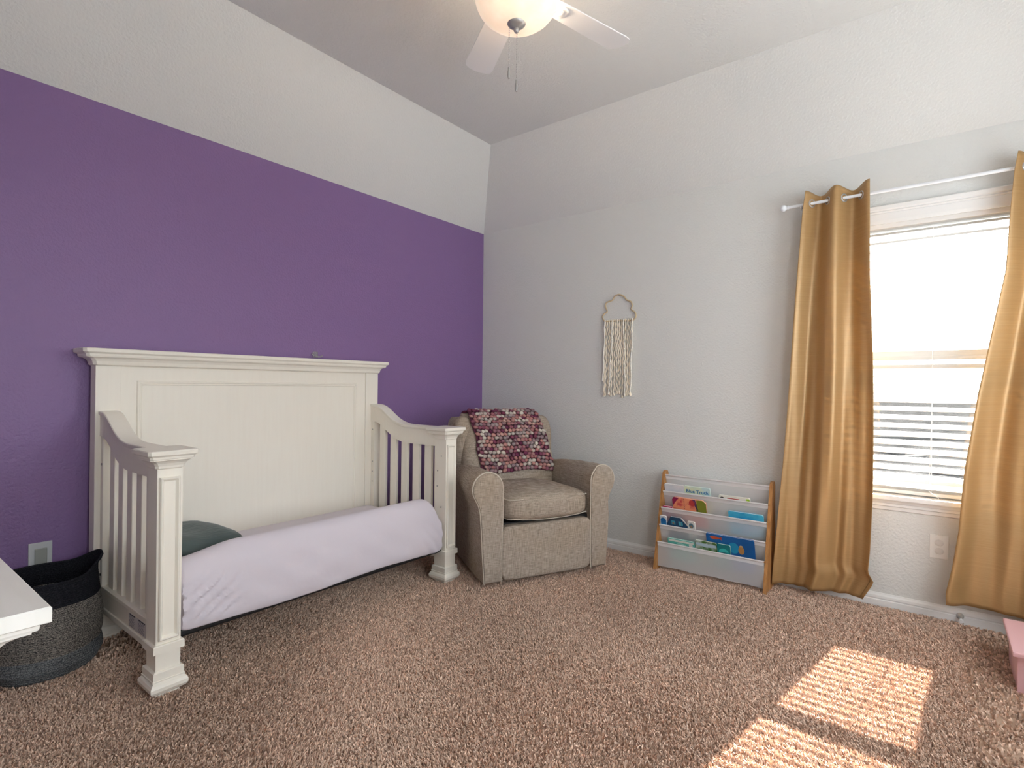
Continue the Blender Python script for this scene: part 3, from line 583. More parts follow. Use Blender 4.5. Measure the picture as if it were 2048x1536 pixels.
# crocheted throw over the chair back
def throw():
    root_inv = Matrix.Translation(CH) @ Matrix.Rotation(CA, 4, 'Z')
    path = [(0.80, 0.86), (0.775, 0.925), (0.735, 0.968), (0.69, 0.982), (0.65, 0.970)]
    for z in (0.945, 0.92, 0.89, 0.85, 0.80, 0.75, 0.70, 0.65, 0.60, 0.575): path.append((lerp_tab(BACKF, z)-0.010+(0.035*smst((z-0.88)/.08)), z))
    L = [0]
    for a, b in zip(path, path[1:]): L.append(L[-1]+math.hypot(b[0]-a[0], b[1]-a[1]))
    def pt(s):
        s = max(0, min(L[-1], s)); 
        for i in range(len(path)-1):
            if s <= L[i+1]+1e-9:
                k = (s-L[i])/max(1e-9, L[i+1]-L[i]); return path[i][0]+(path[i+1][0]-path[i][0])*k, path[i][1]+(path[i+1][1]-path[i][1])*k
    def surf(u, v):
        x = (u-0.5)*0.545
        s = v*L[-1]*(0.985+0.015*math.sin(u*7))
        y, z = pt(s)
        edge = abs(u-0.5)*2
        y += 0.012*max(0, edge-.8)*5*(-0.2)
        sh = -0.020+0.055*v                                # hangs a little askew
        x = x*(0.96+0.05*v)+sh+0.006*math.sin(v*22)*edge
        return x, y-0.002*math.sin(u*25), z+0.030*(0.5-u)*v*0.6
    pal = [(0.15, 0.035, 0.075), (0.24, 0.085, 0.115), (0.36, 0.16, 0.155), (0.44, 0.225, 0.195), (0.26, 0.20, 0.205), (0.46, 0.41, 0.36), (0.56, 0.51, 0.44), (0.10, 0.02, 0.05)]
    vs, fs, cs = [], [], []
    bmi = bmesh.new(); bmesh.ops.create_icosphere(bmi, subdivisions=2, radius=1); iv = [v.co.copy() for v in bmi.verts]; bmi.verts.index_update(); iff = [[v.index for v in f.verts] for f in bmi.faces]; bmi.free()
    NR, NCc = 27, 18
    g = MB().grid(lambda u, v: surf(u, v), 40, 44)
    for p in g.v: cs.append((0.09, 0.025, 0.045))
    vs += g.v; fs += g.f
    r = random.Random(5); ph = 0.0; colr = pal[0]; left = 0
    for row in range(NR):
        for c in range(NCc):
            if left <= 0: colr = r.choice(pal[:4]+pal[4:7]*1); left = r.randint(1, 3)
            left -= 1
            cc = colr if r.random() < .8 else r.choice(pal); cc2 = r.choice(pal)
            u = (c+0.5+(0.5 if row % 2 else 0)+r.uniform(-.15, .15))/(NCc+0.5); v = (row+0.5+r.uniform(-.15, .15))/NR
            x, y, z = surf(u, v); x2, y2, z2 = surf(u, min(1, v+0.01)); x1_, y1_, z1_ = surf(u, max(0, v-0.01))
            tang = Vector((x2-x1_, y2-y1_, z2-z1_)).normalized(); ax = Vector((1, 0, 0)); nrm = ax.cross(tang).normalized()
            if nrm.y > 0 and v > .3: nrm = -nrm
            if v <= .3 and nrm.z < 0 and nrm.y > 0: nrm = -nrm
            nrm = -nrm if (v > .3 and nrm.y > 0) else nrm
            ce = Vector((x, y, z))+nrm*0.006; o = len(vs)
            a, b_, d = 0.0165*r.uniform(.85, 1.15), 0.0138*r.uniform(.85, 1.15), 0.0095*r.uniform(.8, 1.3); rot = r.uniform(-.5, .5)
            A = ax*math.cos(rot)+tang*math.sin(rot); B = tang*math.cos(rot)-ax*math.sin(rot)
            for q in iv:
                wv = 1+0.16*math.sin(q.x*9+q.y*4)
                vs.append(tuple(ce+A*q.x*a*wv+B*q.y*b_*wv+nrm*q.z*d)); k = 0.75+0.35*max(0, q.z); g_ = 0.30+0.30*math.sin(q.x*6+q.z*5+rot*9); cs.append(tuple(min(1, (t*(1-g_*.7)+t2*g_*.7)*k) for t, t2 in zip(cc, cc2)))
            fs += [tuple(i+o for i in f) for f in iff]
    me = bpy.data.meshes.new('throw_blanket'); me.from_pydata(vs, [], fs); me.update(); me.shade_smooth()
    at = me.color_attributes.new('col', 'FLOAT_COLOR', 'POINT'); at.data.foreach_set('color', np.array([(a, b, c, 1) for a, b, c in cs], np.float32).reshape(-1))
    me.materials.append(M_yarn); o = bpy.data.objects.new('throw_blanket', me); C.objects.link(o); o.location = CH; o.rotation_euler = (0, 0, CA)
    tag(o, 'chunky crocheted throw in mauve, pink and cream over the armchair back', 'blanket')
throw()

# ------------------------------------------------------------------ wall hanging
wh = empty('wall_hanging', (0, -1.277, 1.08)); tag(wh, 'cream yarn wall hanging on a cloud-shaped hoop', 'wall hanging')
cl = [(-1.166,1.623),(-1.148,1.655),(-1.162,1.678),(-1.185,1.694),(-1.171,1.732),(-1.181,1.758),(-1.225,1.77),(-1.244,1.795),(-1.277,1.807),(-1.316,1.788),(-1.336,1.763),(-1.368,1.748),(-1.378,1.721),(-1.372,1.695),(-1.401,1.67),(-1.404,1.637),(-1.382,1.615)]
cpts = catmull(cl, 6, False)
MB().tube([(-0.010, y, z) for y, z in cpts], 0.0052, 8).tube([(-0.010, -1.166, 1.623), (-0.010, -1.274, 1.621), (-0.010, -1.382, 1.615)], 0.0052, 8).build('cloud_hoop', M_cloudframe, wh, world=True, smooth=80)
NS = 14
for k in range(NS):
    t = k/(NS-1); y0 = -1.172-0.208*t; y1 = -1.160-0.216*t+random.uniform(-.006, .006)
    zb = 1.085+0.018*abs(math.sin(t*9))+random.uniform(-.008, .010); ph = random.uniform(0, 6); fq = random.uniform(95, 135); am = random.uniform(.0026, .0042)
    pts = []
    for j in range(61):
        q = j/60; z = 1.632+(zb-1.632)*q
        pts.append((-0.012+0.0025*math.sin(z*70+ph), y0+(y1-y0)*q+am*math.sin(z*fq+ph)*smst(q*8), z))
    rad = [0.0047+0.0013*math.sin(j*1.7+ph) for j in range(61)]; rad[-1] = .006; rad[-2] = .0075
    st = MB().tube(pts, rad, 7).build('yarn_strand', M_cream, wh, world=True, smooth=80)
for ya, yb2, zb in ((-1.174, -1.160, 1.20), (-1.234, -1.208, 1.105), (-1.318, -1.334, 1.09), (-1.383, -1.376, 1.12)):
    mb = MB(); n = 62
    for j in range(n):
        q = j/(n-1); mb.sphere((-0.0205, ya+(yb2-ya)*q+.003*math.sin(q*14), 1.625+(zb-1.625)*q), .0053, sub=1)
    mb.build('bead_strand', M_bead, wh, world=True, smooth=180)
MB().tube([(0.004, -1.277, 1.800), (-0.018, -1.277, 1.800)], 0.002, 6).build('nail', M_screw, wh, world=True)

# ------------------------------------------------------------------ curtains and rod
RODX, RODZ = -0.09, 2.188
rd = empty('curtain_rod', (RODX, -3.03, RODZ)); tag(rd, 'thin white curtain rod with ball finials above the window', 'curtain rod')
MB().tube([(RODX, -2.375, RODZ), (RODX, -3.70, RODZ)], 0.0085, 12).build('rod', M_rod, rd, world=True, smooth=60)
for y, s in ((-2.375, 1), (-3.70, -1)):
    MB().sphere((RODX, y+s*.026, RODZ), 0.019).tube([(RODX, y, RODZ), (RODX, y+s*.004, RODZ), (RODX, y+s*.005, RODZ), (RODX, y+s*.010, RODZ)], [.011, .011, .009, .009], 12).build('finial', M_rod, rd, world=True, smooth=50)
for y in (-2.44, -3.64):
    MB().bbox(-0.004, 0.001, y-.012, y+.012, RODZ-.035, RODZ+.03, .001).bbox(RODX-.004, -0.002, y-.004, y+.004, RODZ-.020, RODZ-.010, .001).bbox(RODX-.012, RODX+.012, y-.004, y+.004, RODZ-.018, RODZ-.008, .001).build('bracket', M_rod, rd, world=True)

def curtain(name, label, Ltab, Rtab, zt, zb, nper, phase, amp_top, amp_bot, seed, botfn=None):
    r = random.Random(seed); NU, NV = 120, 110
    p1, p2, p3 = [r.uniform(0, 6) for _ in range(3)]
    def surf(u, v):
        zb_ = zb+(botfn(u) if botfn else 0)
        ztop_ = zt+0.012*math.cos(2*PI*nper*u+phase)
        z = ztop_+(zb_-ztop_)*v; q = smst(v*1.1)
        yl, yr = lerp_tab(Ltab, z), lerp_tab(Rtab, z)
        uu = u+0.05*math.sin(2*PI*u+p1)*q*(1 if 0 < u < 1 else 0)
        y = yl+(yr-yl)*uu
        am = amp_top+(amp_bot-amp_top)*q
        ww = math.cos(2*PI*nper*uu*(1-0.12*q)+phase+0.5*q)
        x = RODX-am*ww*(1-0.25*q*math.sin(uu*5+p2))
        x += 0.010*q*math.sin(uu*23+p2+v*2.5)+0.006*q*math.sin(uu*41+p3-v*4)
        x += 0.006*math.sin(v*9+p3+uu*6)*q
        x -= 0.010*q
        return (min(x, -0.030), y+0.004*math.sin(v*7+p1)*q, z)
    root = empty(name, (RODX, (lerp_tab(Ltab, 1)+lerp_tab(Rtab, 1))/2, zb)); tag(root, label, 'curtain', 'gold curtains at the window')
    MB().grid(surf, NU, NV).build('fabric', M_satin, root, world=True, smooth=180, solid=0.0015)
    ks = []
    for i in range(1, 400):
        u = i/400
        if math.cos(2*PI*nper*(u-1/400)+phase)*math.cos(2*PI*nper*u+phase) <= 0: ks.append(u)
    for u in ks:
        v = 0.033; p = Vector(surf(u, (zt-RODZ)/(zt-zb))); du = Vector(surf(u+.01, v))-Vector(surf(u-.01, v)); t = Vector((du.x, du.y, 0)).normalized(); nn = Vector((-t.y, t.x, 0))
        if True:
            p = Vector((RODX, p.y, RODZ))
            pts = [p+0.0195*(math.cos(2*PI*j/20)*t+math.sin(2*PI*j/20)*Vector((0, 0, 1))) for j in range(20)]
            MB().tube(pts, 0.0042, 8, closed=True).build('grommet', M_nickel, root, world=True, smooth=80)
curtain('window_curtain', 'gold satin curtain at the left of the window beside the book rack',
        [(0.03, -2.318), (0.376, -2.343), (0.807, -2.37), (1.205, -2.393), (1.656, -2.419), (2.13, -2.451), (2.26, -2.466)],
        [(0.06, -2.735), (0.12, -2.765), (0.16, -2.785), (0.21, -2.760), (0.315, -2.768), (0.578, -2.777), (0.944, -2.779), (1.31, -2.780), (1.73, -2.771), (2.26, -2.766)],
        2.243, 0.045, 2.0, 0.15, 0.036, 0.026, 3, lambda u: 0.03*(u-.35)*(1 if u > .35 else .3))
curtain('window_curtain', 'gold satin curtain at the right of the window above the pink stool',
        [(0.139, -3.089), (0.17, -3.087), (0.31, -3.114), (0.483, -3.138), (0.775, -3.158), (1.136, -3.201), (1.465, -3.253), (1.718, -3.295), (1.95, -3.307), (2.16, -3.321), (2.26, -3.335)],
        [(0.13, -3.72), (1.2, -3.70), (2.26, -3.66)],
        2.243, 0.120, 2.0, 0.15, 0.036, 0.030, 9)

# ------------------------------------------------------------------ book rack with slings
bk = empty('book_rack', (-0.13, -1.967, 0)); tag(bk, 'wooden children\'s book rack with white mesh slings under the wall hanging', 'book rack')
RY0, RY1 = -1.645, -2.290
side = [(-0.238, 0.0), (-0.030, 0.0), (-0.028, 0.30), (-0.040, 0.590), (-0.048, 0.608), (-0.062, 0.616), (-0.085, 0.612), (-0.098, 0.600)]
for y in (RY0, RY1):
    MB().prism(side, 1, y, y-0.018).build('side_panel', M_beech, bk, world=True)
TP = [(-0.096, 0.588), (-0.130, 0.488), (-0.160, 0.388), (-0.187, 0.284), (-0.213, 0.181)]
SLO = 0.055/0.16
def sling(j):
    x, z = TP[j]; last = j == 4
    y0, y1 = RY0-0.020, RY1-0.000
    dz = 0.150 if last else 0.165; dx = 0.004 if last else SLO*dz
    sag = lambda u: 4*u*(1-u)
    def f(u, v):
        yy = y0+(y1-y0)*u; zz = z-dz*v+0.002*math.sin(u*19+j)*v
        return (x+dx*v-0.008*sag(u)*(1-v)*v+0.003*math.sin(u*9+j*2)*v, yy, zz)
    s_ = MB().grid(f, 24, 12).build('sling', M_mesh, bk, world=True, smooth=180)
    if last:
        MB().grid(lambda u, v: (x+dx+(-0.05-x-dx)*v, y0+(y1-y0)*u, z-dz+0.004+0.002*math.sin(u*19+j)), 24, 4).build('sling_base', M_mesh, bk, world=True, smooth=180)
    h = MB().grid(lambda u, v: tuple(a+b for a, b in zip(f(u, v*0.15), (-0.0016, 0, 0))), 24, 3).build('hem', M_hem, s_, smooth=180); h.data.transform(Matrix.Translation(-bk.location))
    tb = MB().tube([f(k/12, 0) for k in range(13)], 0.0055, 8).shift(bk.location).build('top_hem', M_hem, s_, smooth=80)
    MB().tube([(x+.0, RY0-.012, z), (x+.0, RY1-.006, z)], 0.0042, 8).build('dowel', M_beech, bk, world=True, smooth=60)
for j in range(5): sling(j)

def book(j, ya, yb, above, below, col, label, rough=0.35, shape=None, mottle=None, deep=0.0, parts=()):
    """a book in the pocket behind sling j; ya..yb along the wall; above/below = reach above/below the sling edge"""
    x, z = TP[j]; th = 0.010
    root = empty('picture_book', (x+.017+deep, (ya+yb)/2, z-below)); root.rotation_euler = (0, 0, 0)
    tag(root, label, 'book', 'picture books in the rack')
    ang = math.atan(SLO)
    R = Matrix.Translation((-SLO*(-below)*1.0, 0, 0)) @ Matrix.Rotation(-ang, 4, 'Y')
    w, h = abs(yb-ya), (above+below)/math.cos(ang)
    cm = mat('cover_'+label[:28], col, rough, 0.4)
    if mottle: add_mottle(cm, *mottle)
    def put(mb, nm, m, par):
        o = mb.build(nm, m, par); o.data.transform(R); return o
    poly = shape or [(-w/2, 0), (w/2, 0), (w/2, h-.006), (w/2-.006, h), (-w/2+.006, h), (-w/2, h-.006)]
    cov = put(MB().prism(poly, 0, -th/2, -th/2+.002).prism(poly, 0, th/2-.002, th/2), 'cover', cm, root)
    sm = [(a*.985, b*.985+.001) for a, b in poly]
    put(MB().prism(sm, 0, -th/2+.002, th/2-.002), 'pages', mat('paper', (0.78, 0.76, 0.70, 1), 0.8, 0.1), root)
    for nm, pl, c in parts:
        pm = mat('print_%d_%d_%d' % tuple(int(q*99) for q in c[:3]), c, 0.4, 0.3)
        put(MB().prism(pl, 0, -th/2-.0006, -th/2), nm, pm, cov)
    return root, R, th, w, h, cov
def ell(cy, cz, ry, rz, n=16): return [(cy+ry*math.cos(2*PI*k/n), cz+rz*math.sin(2*PI*k/n)) for k in range(n)]
def rct(y0, y1, z0, z1): return [(y0, z0), (y1, z0), (y1, z1), (y0, z1)]
# note: viewer's left = larger y, so negative local y is to the right
book(1, -1.672, -1.800, .052, .12, (0.70, 0.72, 0.76, 1), 'white picture book at the top left of the rack', mottle=((0.62, 0.66, 0.72, 1), (0.80, 0.80, 0.82, 1), 12))
b_ = book(1, -1.800, -1.962, .053, .12, (0.72, 0.80, 0.62, 1), 'pale yellow-green book with blue lettering in the top row', mottle=((0.55, 0.75, 0.76, 1), (0.80, 0.84, 0.50, 1), 7, (1, 1, 1), .38, .6))
def lettering(bk_, text, size, yy, zz, col, nm='title'):
    root, R, th, w, h, cov = bk_
    cu = bpy.data.curves.new(nm, 'FONT'); cu.body = text; cu.size = size; cu.extrude = 0.0003; cu.offset = 0.0006; cu.align_x = 'CENTER'
    tmp = bpy.data.objects.new('tmp', cu); C.objects.link(tmp); dg = bpy.context.evaluated_depsgraph_get(); dg.update()
    me = bpy.data.meshes.new_from_object(tmp.evaluated_get(dg)); bpy.data.objects.remove(tmp)
    # text x -> -y, text y -> z, text z -> -x
    T = Matrix(((0, 0, -1, -th/2-.0006), (-1, 0, 0, yy), (0, 1, 0, zz), (0, 0, 0, 1)))
    me.transform(R @ T); me.materials.clear(); me.materials.append(mat('print_blue', col, 0.4, 0.3))
    o = bpy.data.objects.new(nm, me); C.objects.link(o); o.parent = cov; return o
lettering(b_, 'Blue Truck', 0.031, 0.0, b_[4]-0.043, (0.02, 0.17, 0.38, 1))
book(1, -2.010, -2.190, .022, .12, (0.76, 0.75, 0.68, 1), 'white book with a red and green edge at the right of the top row', parts=[('picture', rct(-.03, .04, .128, .138), (0.55, 0.06, 0.05, 1)), ('picture', rct(-.088, -.07, .115, .145), (0.35, 0.55, 0.04, 1)), ('picture', ell(.07, .135, .01, .006), (0.05, .05, .05, 1))])
rb = [(-.105, 0), (.105, 0), (.105, .17), (.09, .192), (-.085, .192), (-.105, .175)]
book(2, -1.738, -1.948, .085, .10, (0.75, 0.20, 0.10, 1), 'thick orange board book with round olive corner in the second row', deep=.004, mottle=((0.80, 0.30, 0.16, 1), (0.55, 0.05, 0.07, 1), 16, (1, 1, 1), .5, .62), shape=rb,
     parts=[('picture', [(-.105, .10), (-.04, .10), (-.05, .19), (-.085, .192), (-.105, .175)], (0.22, 0.24, 0.03, 1)), ('picture', ell(-.02, .165, .02, .022), (0.50, 0.05, 0.05, 1)), ('picture', [(-.04, .192), (-.02, .192), (-.045, .12), (-.055, .12)], (0.12, 0.06, 0.16, 1)), ('picture', [(.095, .192), (.105, .175), (.105, .13), (.085, .16), (.06, .192)], (.30, .02, .08, 1))]+[('picture', ell(.03, .186-.013*k, .002, .003, 8), (0.12, 0.02, 0.05, 1)) for k in range(6)])
book(2, -1.668, -1.736, .012, .11, (0.48, 0.02, 0.12, 1), 'magenta book peeking over the second sling at the left')
book(2, -2.078, -2.272, .042, .10, (0.03, 0.36, 0.62, 1), 'bright cyan book at the right of the second row', mottle=((0.02, 0.30, 0.58, 1), (0.08, 0.52, 0.72, 1), 14))
book(3, -1.668, -1.712, .062, .08, (0.62, 0.66, 0.70, 1), 'small white and blue book at the left end of the third row', parts=[('picture', ell(0, .118, .018, .02), (0.02, 0.17, 0.45, 1)), ('picture', rct(-.018, .018, .085, .11), (0.03, 0.22, 0.5, 1))])
hs = [(-.066, 0), (.066, 0), (.066, .095), (.038, .148), (-.030, .148), (-.066, .105)]
book(3, -1.714, -1.842, .066, .075, (0.02, 0.07, 0.15, 1), 'dark blue house-shaped board book in the third row', shape=hs,
     parts=[('picture', rct(.012, .036, .095, .122), (0.05, 0.32, 0.45, 1)), ('picture', ell(.024, .104, .007, .008), (0.55, 0.33, 0.16, 1)), ('picture', rct(-.036, -.010, .095, .122), (0.07, 0.36, 0.48, 1)), ('picture', rct(-.025, -.021, .095, .122), (0.6, 0.6, 0.55, 1)), ('picture', [(-.030, .148), (-.066, .105), (-.066, .099), (-.027, .144)], (0.7, 0.66, 0.6, 1)), ('picture', rct(-.05, .05, .078, .083), (0.45, 0.12, 0.06, 1))])
book(3, -1.844, -1.890, .052, .08, (0.66, 0.68, 0.66, 1), 'small pale book beside the house-shaped one in the third row', parts=[('picture', ell(0, .112, .014, .017), (0.10, 0.22, 0.30, 1)), ('picture', ell(0, .106, .007, .008), (0.55, 0.3, 0.12, 1))])
book(3, -2.06, -2.25, -.012, .09, (0.25, 0.50, 0.62, 1), 'light blue book hidden behind the fourth sling at the right', mottle=((0.2, 0.45, 0.6, 1), (0.6, 0.6, 0.35, 1), 18))
book(4, -1.728, -1.898, .038, .10, (0.12, 0.46, 0.40, 1), 'mint green board book with a white rim in the bottom row', parts=[('picture', rct(-.078, .078, .128, .141), (0.72, 0.74, 0.70, 1)), ('picture', ell(-.06, .118, .012, .012), (0.7, 0.72, 0.68, 1)), ('picture', ell(.0, .112, .03, .009), (0.35, 0.62, 0.55, 1))])
book(4, -1.902, -2.030, .058, .10, (0.12, 0.25, 0.06, 1), 'green landscape photo book in the middle of the bottom row', mottle=((0.06, 0.16, 0.03, 1), (0.45, 0.55, 0.50, 1), 26, (1, 1, 1), .42, .62), parts=[('picture', [(-.06, .152), (.06, .152), (.06, .14), (.0, .128), (-.06, .135)], (0.45, 0.60, 0.70, 1))])
book(4, -2.032, -2.108, .060, .10, (0.01, 0.22, 0.24, 1), 'teal book with an arched mint picture in the bottom row', parts=[('picture', rct(-.026, .030, .06, .118), (0.05, 0.50, 0.50, 1)), ('picture', ell(.002, .118, .028, .024), (0.05, 0.50, 0.50, 1)), ('picture', ell(.002, .106, .016, .012), (0.01, 0.08, 0.15, 1)), ('picture', ell(.002, .100, .008, .008), (0.5, 0.12, 0.05, 1))])
book(4, -1.968, -2.238, .112, .095, (0.01, 0.10, 0.34, 1), 'large royal blue book with fish in the bottom row', deep=.016, mottle=((0.008, 0.09, 0.30, 1), (0.015, 0.15, 0.46, 1), 5),
     parts=[('picture', ell(.085, .196, .028, .010), (0.55, 0.10, 0.04, 1)), ('picture', [(.065, .196), (.045, .208), (.045, .186)], (0.5, 0.08, 0.04, 1)), ('picture', ell(-.020, .148, .030, .036), (0.02, 0.28, 0.50, 1)), ('picture', ell(-.062, .140, .017, .026), (0.45, 0.24, 0.08, 1)), ('picture', ell(-.062, .165, .010, .008), (0.6, 0.42, 0.18, 1))])

# ------------------------------------------------------------------ outlets, door stop, wall hook
ol = empty('wall_outlet', (0, -3.0635, 0.366)); tag(ol, 'white wall outlet with two round safety caps below the window', 'outlet')
MB().bbox(-0.006, 0.001, -0.038, 0.038, -0.0595, 0.0595, .003).build('plate', M_plastic, ol)
for z in (0.021, -0.021):
    MB().rings([[(-q, r_*1.0*math.cos(2*PI*k/24)*.0195, z+r_*math.sin(2*PI*k/24)*.0165) for k in range(24)] for q, r_ in ((0.004, 1.0), (0.0075, 1.0), (0.0085, 0.9))]).build('safety_cap', mat('cap_plastic', (0.70, 0.69, 0.67, 1), .4), ol, smooth=30)
ol2 = empty('wall_outlet', (-2.89, 0, 0.402)); tag(ol2, 'grey wall outlet on the purple wall behind the basket', 'outlet')
MB().bbox(-0.040, 0.040, -0.006, 0.001, -0.060, 0.060, .003).build('plate', mat('plate_plastic', (0.55, 0.57, 0.58, 1), .35), ol2)
MB().bbox(-0.020, 0.022, -0.012, -0.004, -0.040, 0.034, .003).build('insert', M_greyplastic, ol2)
ds = empty('door_stop', (-0.012, -3.147, 0.043)); tag(ds, 'small metal door stop with white tip on the baseboard', 'door stop')
def ax_lathe(prof, n=18, d=(-1, -.05, -.06)):
    d = Vector(d).normalized(); x = d.cross(Vector((0, 0, 1))).normalized(); y = d.cross(x)
    return MB().rings([[tuple(d*t+r_*(math.cos(2*PI*k/n)*x+math.sin(2*PI*k/n)*y)) for k in range(n)] for t, r_ in prof])
ax_lathe([(-0.001, .016), (.004, .0155), (.010, .011), (.016, .007), (.050, .0055)]).build('stem', M_nickel, ds, smooth=50)
ax_lathe([(.049, .0075), (.060, .008), (.066, .0065)]).build('rubber_tip', M_plastic, ds, smooth=50)
hk = empty('wall_hook', (-1.583, 0, 1.335)); tag(hk, 'tiny clear plastic hook on the purple wall above the headboard', 'hook')
MB().bbox(-0.018, 0.016, -0.007, 0.001, -0.018, 0.020, .003).build('hook_plate', M_clear, hk)
MB().tube(catmull([(-.030, -.010, .004), (-.012, -.014, -.002), (0.0, -.022, -.010), (.018, -.028, -.012), (.034, -.024, -.004)], 5, False), .0048, 8).build('hook_arm', M_clear, hk, smooth=80)

# ------------------------------------------------------------------ pink stool
sx0, sx1, sy1 = -0.694, -0.300, -3.282
st = empty('step_stool', (-0.50, -3.47, 0)); tag(st, 'pink painted wooden step stool at the right edge of the room', 'stool')
MB().bbox(sx0, sx1, sy1-0.40, sy1, 0.148, 0.167, .005).build('top', M_pink, st, world=True)
MB().bbox(sx0+.035, sx1-.03, sy1-.036, sy1-.018, 0, 0.149, .002).build('side_panel', M_pink, st, world=True)
MB().bbox(sx0+.035, sx1-.03, sy1-.382, sy1-.364, 0, 0.149, .002).build('side_panel', M_pink, st, world=True)
MB().bbox(sx0+.030, sx0+.046, sy1-.384, sy1-.016, 0.0, 0.149, .002).build('front_panel', M_pink, st, world=True)

# ------------------------------------------------------------------ woven basket
def basket():
    bx, by = -2.914, -0.200
    root = empty('rope_basket', (bx, by, 0)); tag(root, 'grey rope basket with black rim behind the dresser corner', 'basket')
    NA, NV = 96, 84
    def rad(z, a):
        t = z/0.40
        r = lerp_tab([(0, .150), (.02, .172), (.05, .186), (.085, .180), (.10, .176), (.13, .182), (.2, .184), (.28, .176), (.36, .166), (.42, .164)], z)
        r *= 1+0.02*math.sin(a*3+1)+0.010*math.sin(a*5+z*20)
        r += 0.0022*abs(math.sin(z*PI/0.0085))
        return r
    def rim(a):                           # handles rise at the +x and -x sides
        c = math.cos(a-0.0); return 0.372+0.055*abs(c)**6
    def ring(z, a, off): r = rad(z, a)+off; return (r*math.cos(a), r*math.sin(a), z)
    def band(f0, f1, name, m, mbk=None):
        rs = []
        for i in range(NV+1):
            row = []
            for k in range(NA):
                a = 2*PI*k/NA; z = f0(a)+(f1(a)-f0(a))*i/NV
                flare = 0.016*smst((z-.385)/.04)
                row.append(ring(z, a, flare))
            rs.append(row)
        o = MB().rings(rs, cap=False).build(name, m, root, smooth=70, solid=0.007); return o
    band(lambda a: .004, lambda a: .092, 'lower_band', M_rope_blue)
    band(lambda a: .092, lambda a: .282+.004*math.sin(a*2), 'body', M_rope_grey)
    band(lambda a: .282+.004*math.sin(a*2), rim, 'rim_band', M_rope_dark)
    MB().lathe(0, 0, [(0.001, .006), (.15, .006), (.158, .010), (.15, .014), (.001, .014)], 48).build('bottom', M_rope_grey, root)
    pts = [tuple(ring(rim(2*PI*k/NA), 2*PI*k/NA, 0.016*smst((rim(2*PI*k/NA)-.385)/.04))) for k in range(NA)]
    MB().tube(pts, .0055, 8, closed=True).build('rim_roll', M_rope_dark, root, smooth=80)
basket()

# ------------------------------------------------------------------ dresser
dx1, dy0 = -3.296, -2.088
dr = empty('dresser', (-3.59, -1.5, 0)); tag(dr, 'white dresser with moulded top at the left edge of the room', 'dresser')
dcx, dcy, dhx, dhy = (XL+.03+dx1)/2, dy0+.62, (dx1-XL-.03)/2, .62
ZT = 0.85
MB().stack(dcx, dcy, [(ZT-.0225, dhx-.002, dhy-.002), (ZT-.021, dhx, dhy), (ZT-.002, dhx, dhy), (ZT, dhx-.002, dhy-.002)]).build('top', M_dresser, dr, world=True)
MB().stack(dcx, dcy, [(ZT-.075, dhx-.052, dhy-.052), (ZT-.066, dhx-.050, dhy-.050), (ZT-.056, dhx-.047, dhy-.047), (ZT-.048, dhx-.040, dhy-.040), (ZT-.042, dhx-.030, dhy-.030), (ZT-.038, dhx-.021, dhy-.021), (ZT-.0375, dhx-.018, dhy-.018), (ZT-.034, dhx-.0175, dhy-.0175), (ZT-.033, dhx-.0125, dhy-.0125), (ZT-.030, dhx-.011, dhy-.011), (ZT-.022, dhx-.010, dhy-.010)]).build('cove_moulding', M_dresser, dr, world=True)
MB().box(dcx-dhx+.06, dcx+dhx-.06, dcy-dhy+.06, dcy+dhy-.06, 0.09, ZT-.07).build('body', M_dresser, dr, world=True)
for sx in (-1, 1):
    for sy in (-1, 1):
        MB().stack(dcx+sx*(dhx-.09), dcy+sy*(dhy-.09), [(0, .028, .028), (.09, .036, .036), (.095, .036, .036)]).build('foot', M_dresser, dr, world=True)
for r_ in range(3):
    for c_ in range(2):
        y0 = dcy-dhy+.085+c_*(dhy-.08); z0 = .12+r_*.215
        d_ = MB().bbox(dcx+dhx-.062, dcx+dhx-.044, y0, y0+dhy-.095, z0, z0+.20, .004).build('drawer', M_dresser, dr, world=True)
        kn = MB().sphere((dcx+dhx-.030, y0+(dhy-.095)/2, z0+.10), .014).tube([(dcx+dhx-.046, y0+(dhy-.095)/2, z0+.10), (dcx+dhx-.03, y0+(dhy-.095)/2, z0+.10)], .006, 8).shift(dr.location).build('knob', M_nickel, d_, smooth=60)

# ------------------------------------------------------------------ ceiling fan
FX, FY = -1.890, -1.794
fn = empty('ceiling_fan', (FX, FY, 2.5)); tag(fn, 'white five-blade ceiling fan with a glowing alabaster bowl light', 'ceiling fan')
def fb(mb, name, m, par=fn, sm=40, **k):
    return mb.shift((FX, FY, 2.5)).build(name, m, par, smooth=sm, **k)
fb(MB().lathe(FX, FY, [(.001, HC-.002), (.068, HC-.002), (.070, HC-.03), (.055, HC-.05), (.03, HC-.058), (.014, HC-.06), (.014, 2.845), (.06, 2.84), (.10, 2.825), (.118, 2.80), (.122, 2.74), (.118, 2.70), (.10, 2.685), (.085, 2.675), (.085, 2.655), (.06, 2.65), (.001, 2.65)], 40, cap=False), 'motor_housing', M_fanwhite)
fb(MB().lathe(FX, FY, [(.001, 2.652), (.062, 2.652), (.066, 2.645), (.066, 2.632), (.055, 2.626), (.001, 2.626)], 40, cap=False), 'light_fitter', M_fanwhite)
bprof = [(.150, 2.612), (.156, 2.606), (.155, 2.596), (.151, 2.583), (.143, 2.566), (.131, 2.550), (.114, 2.536), (.092, 2.525), (.066, 2.518), (.036, 2.5145), (.012, 2.5135)]
fb(MB().lathe(FX, FY, bprof, 56, cap=False), 'glass_bowl', M_shade, sm=80)
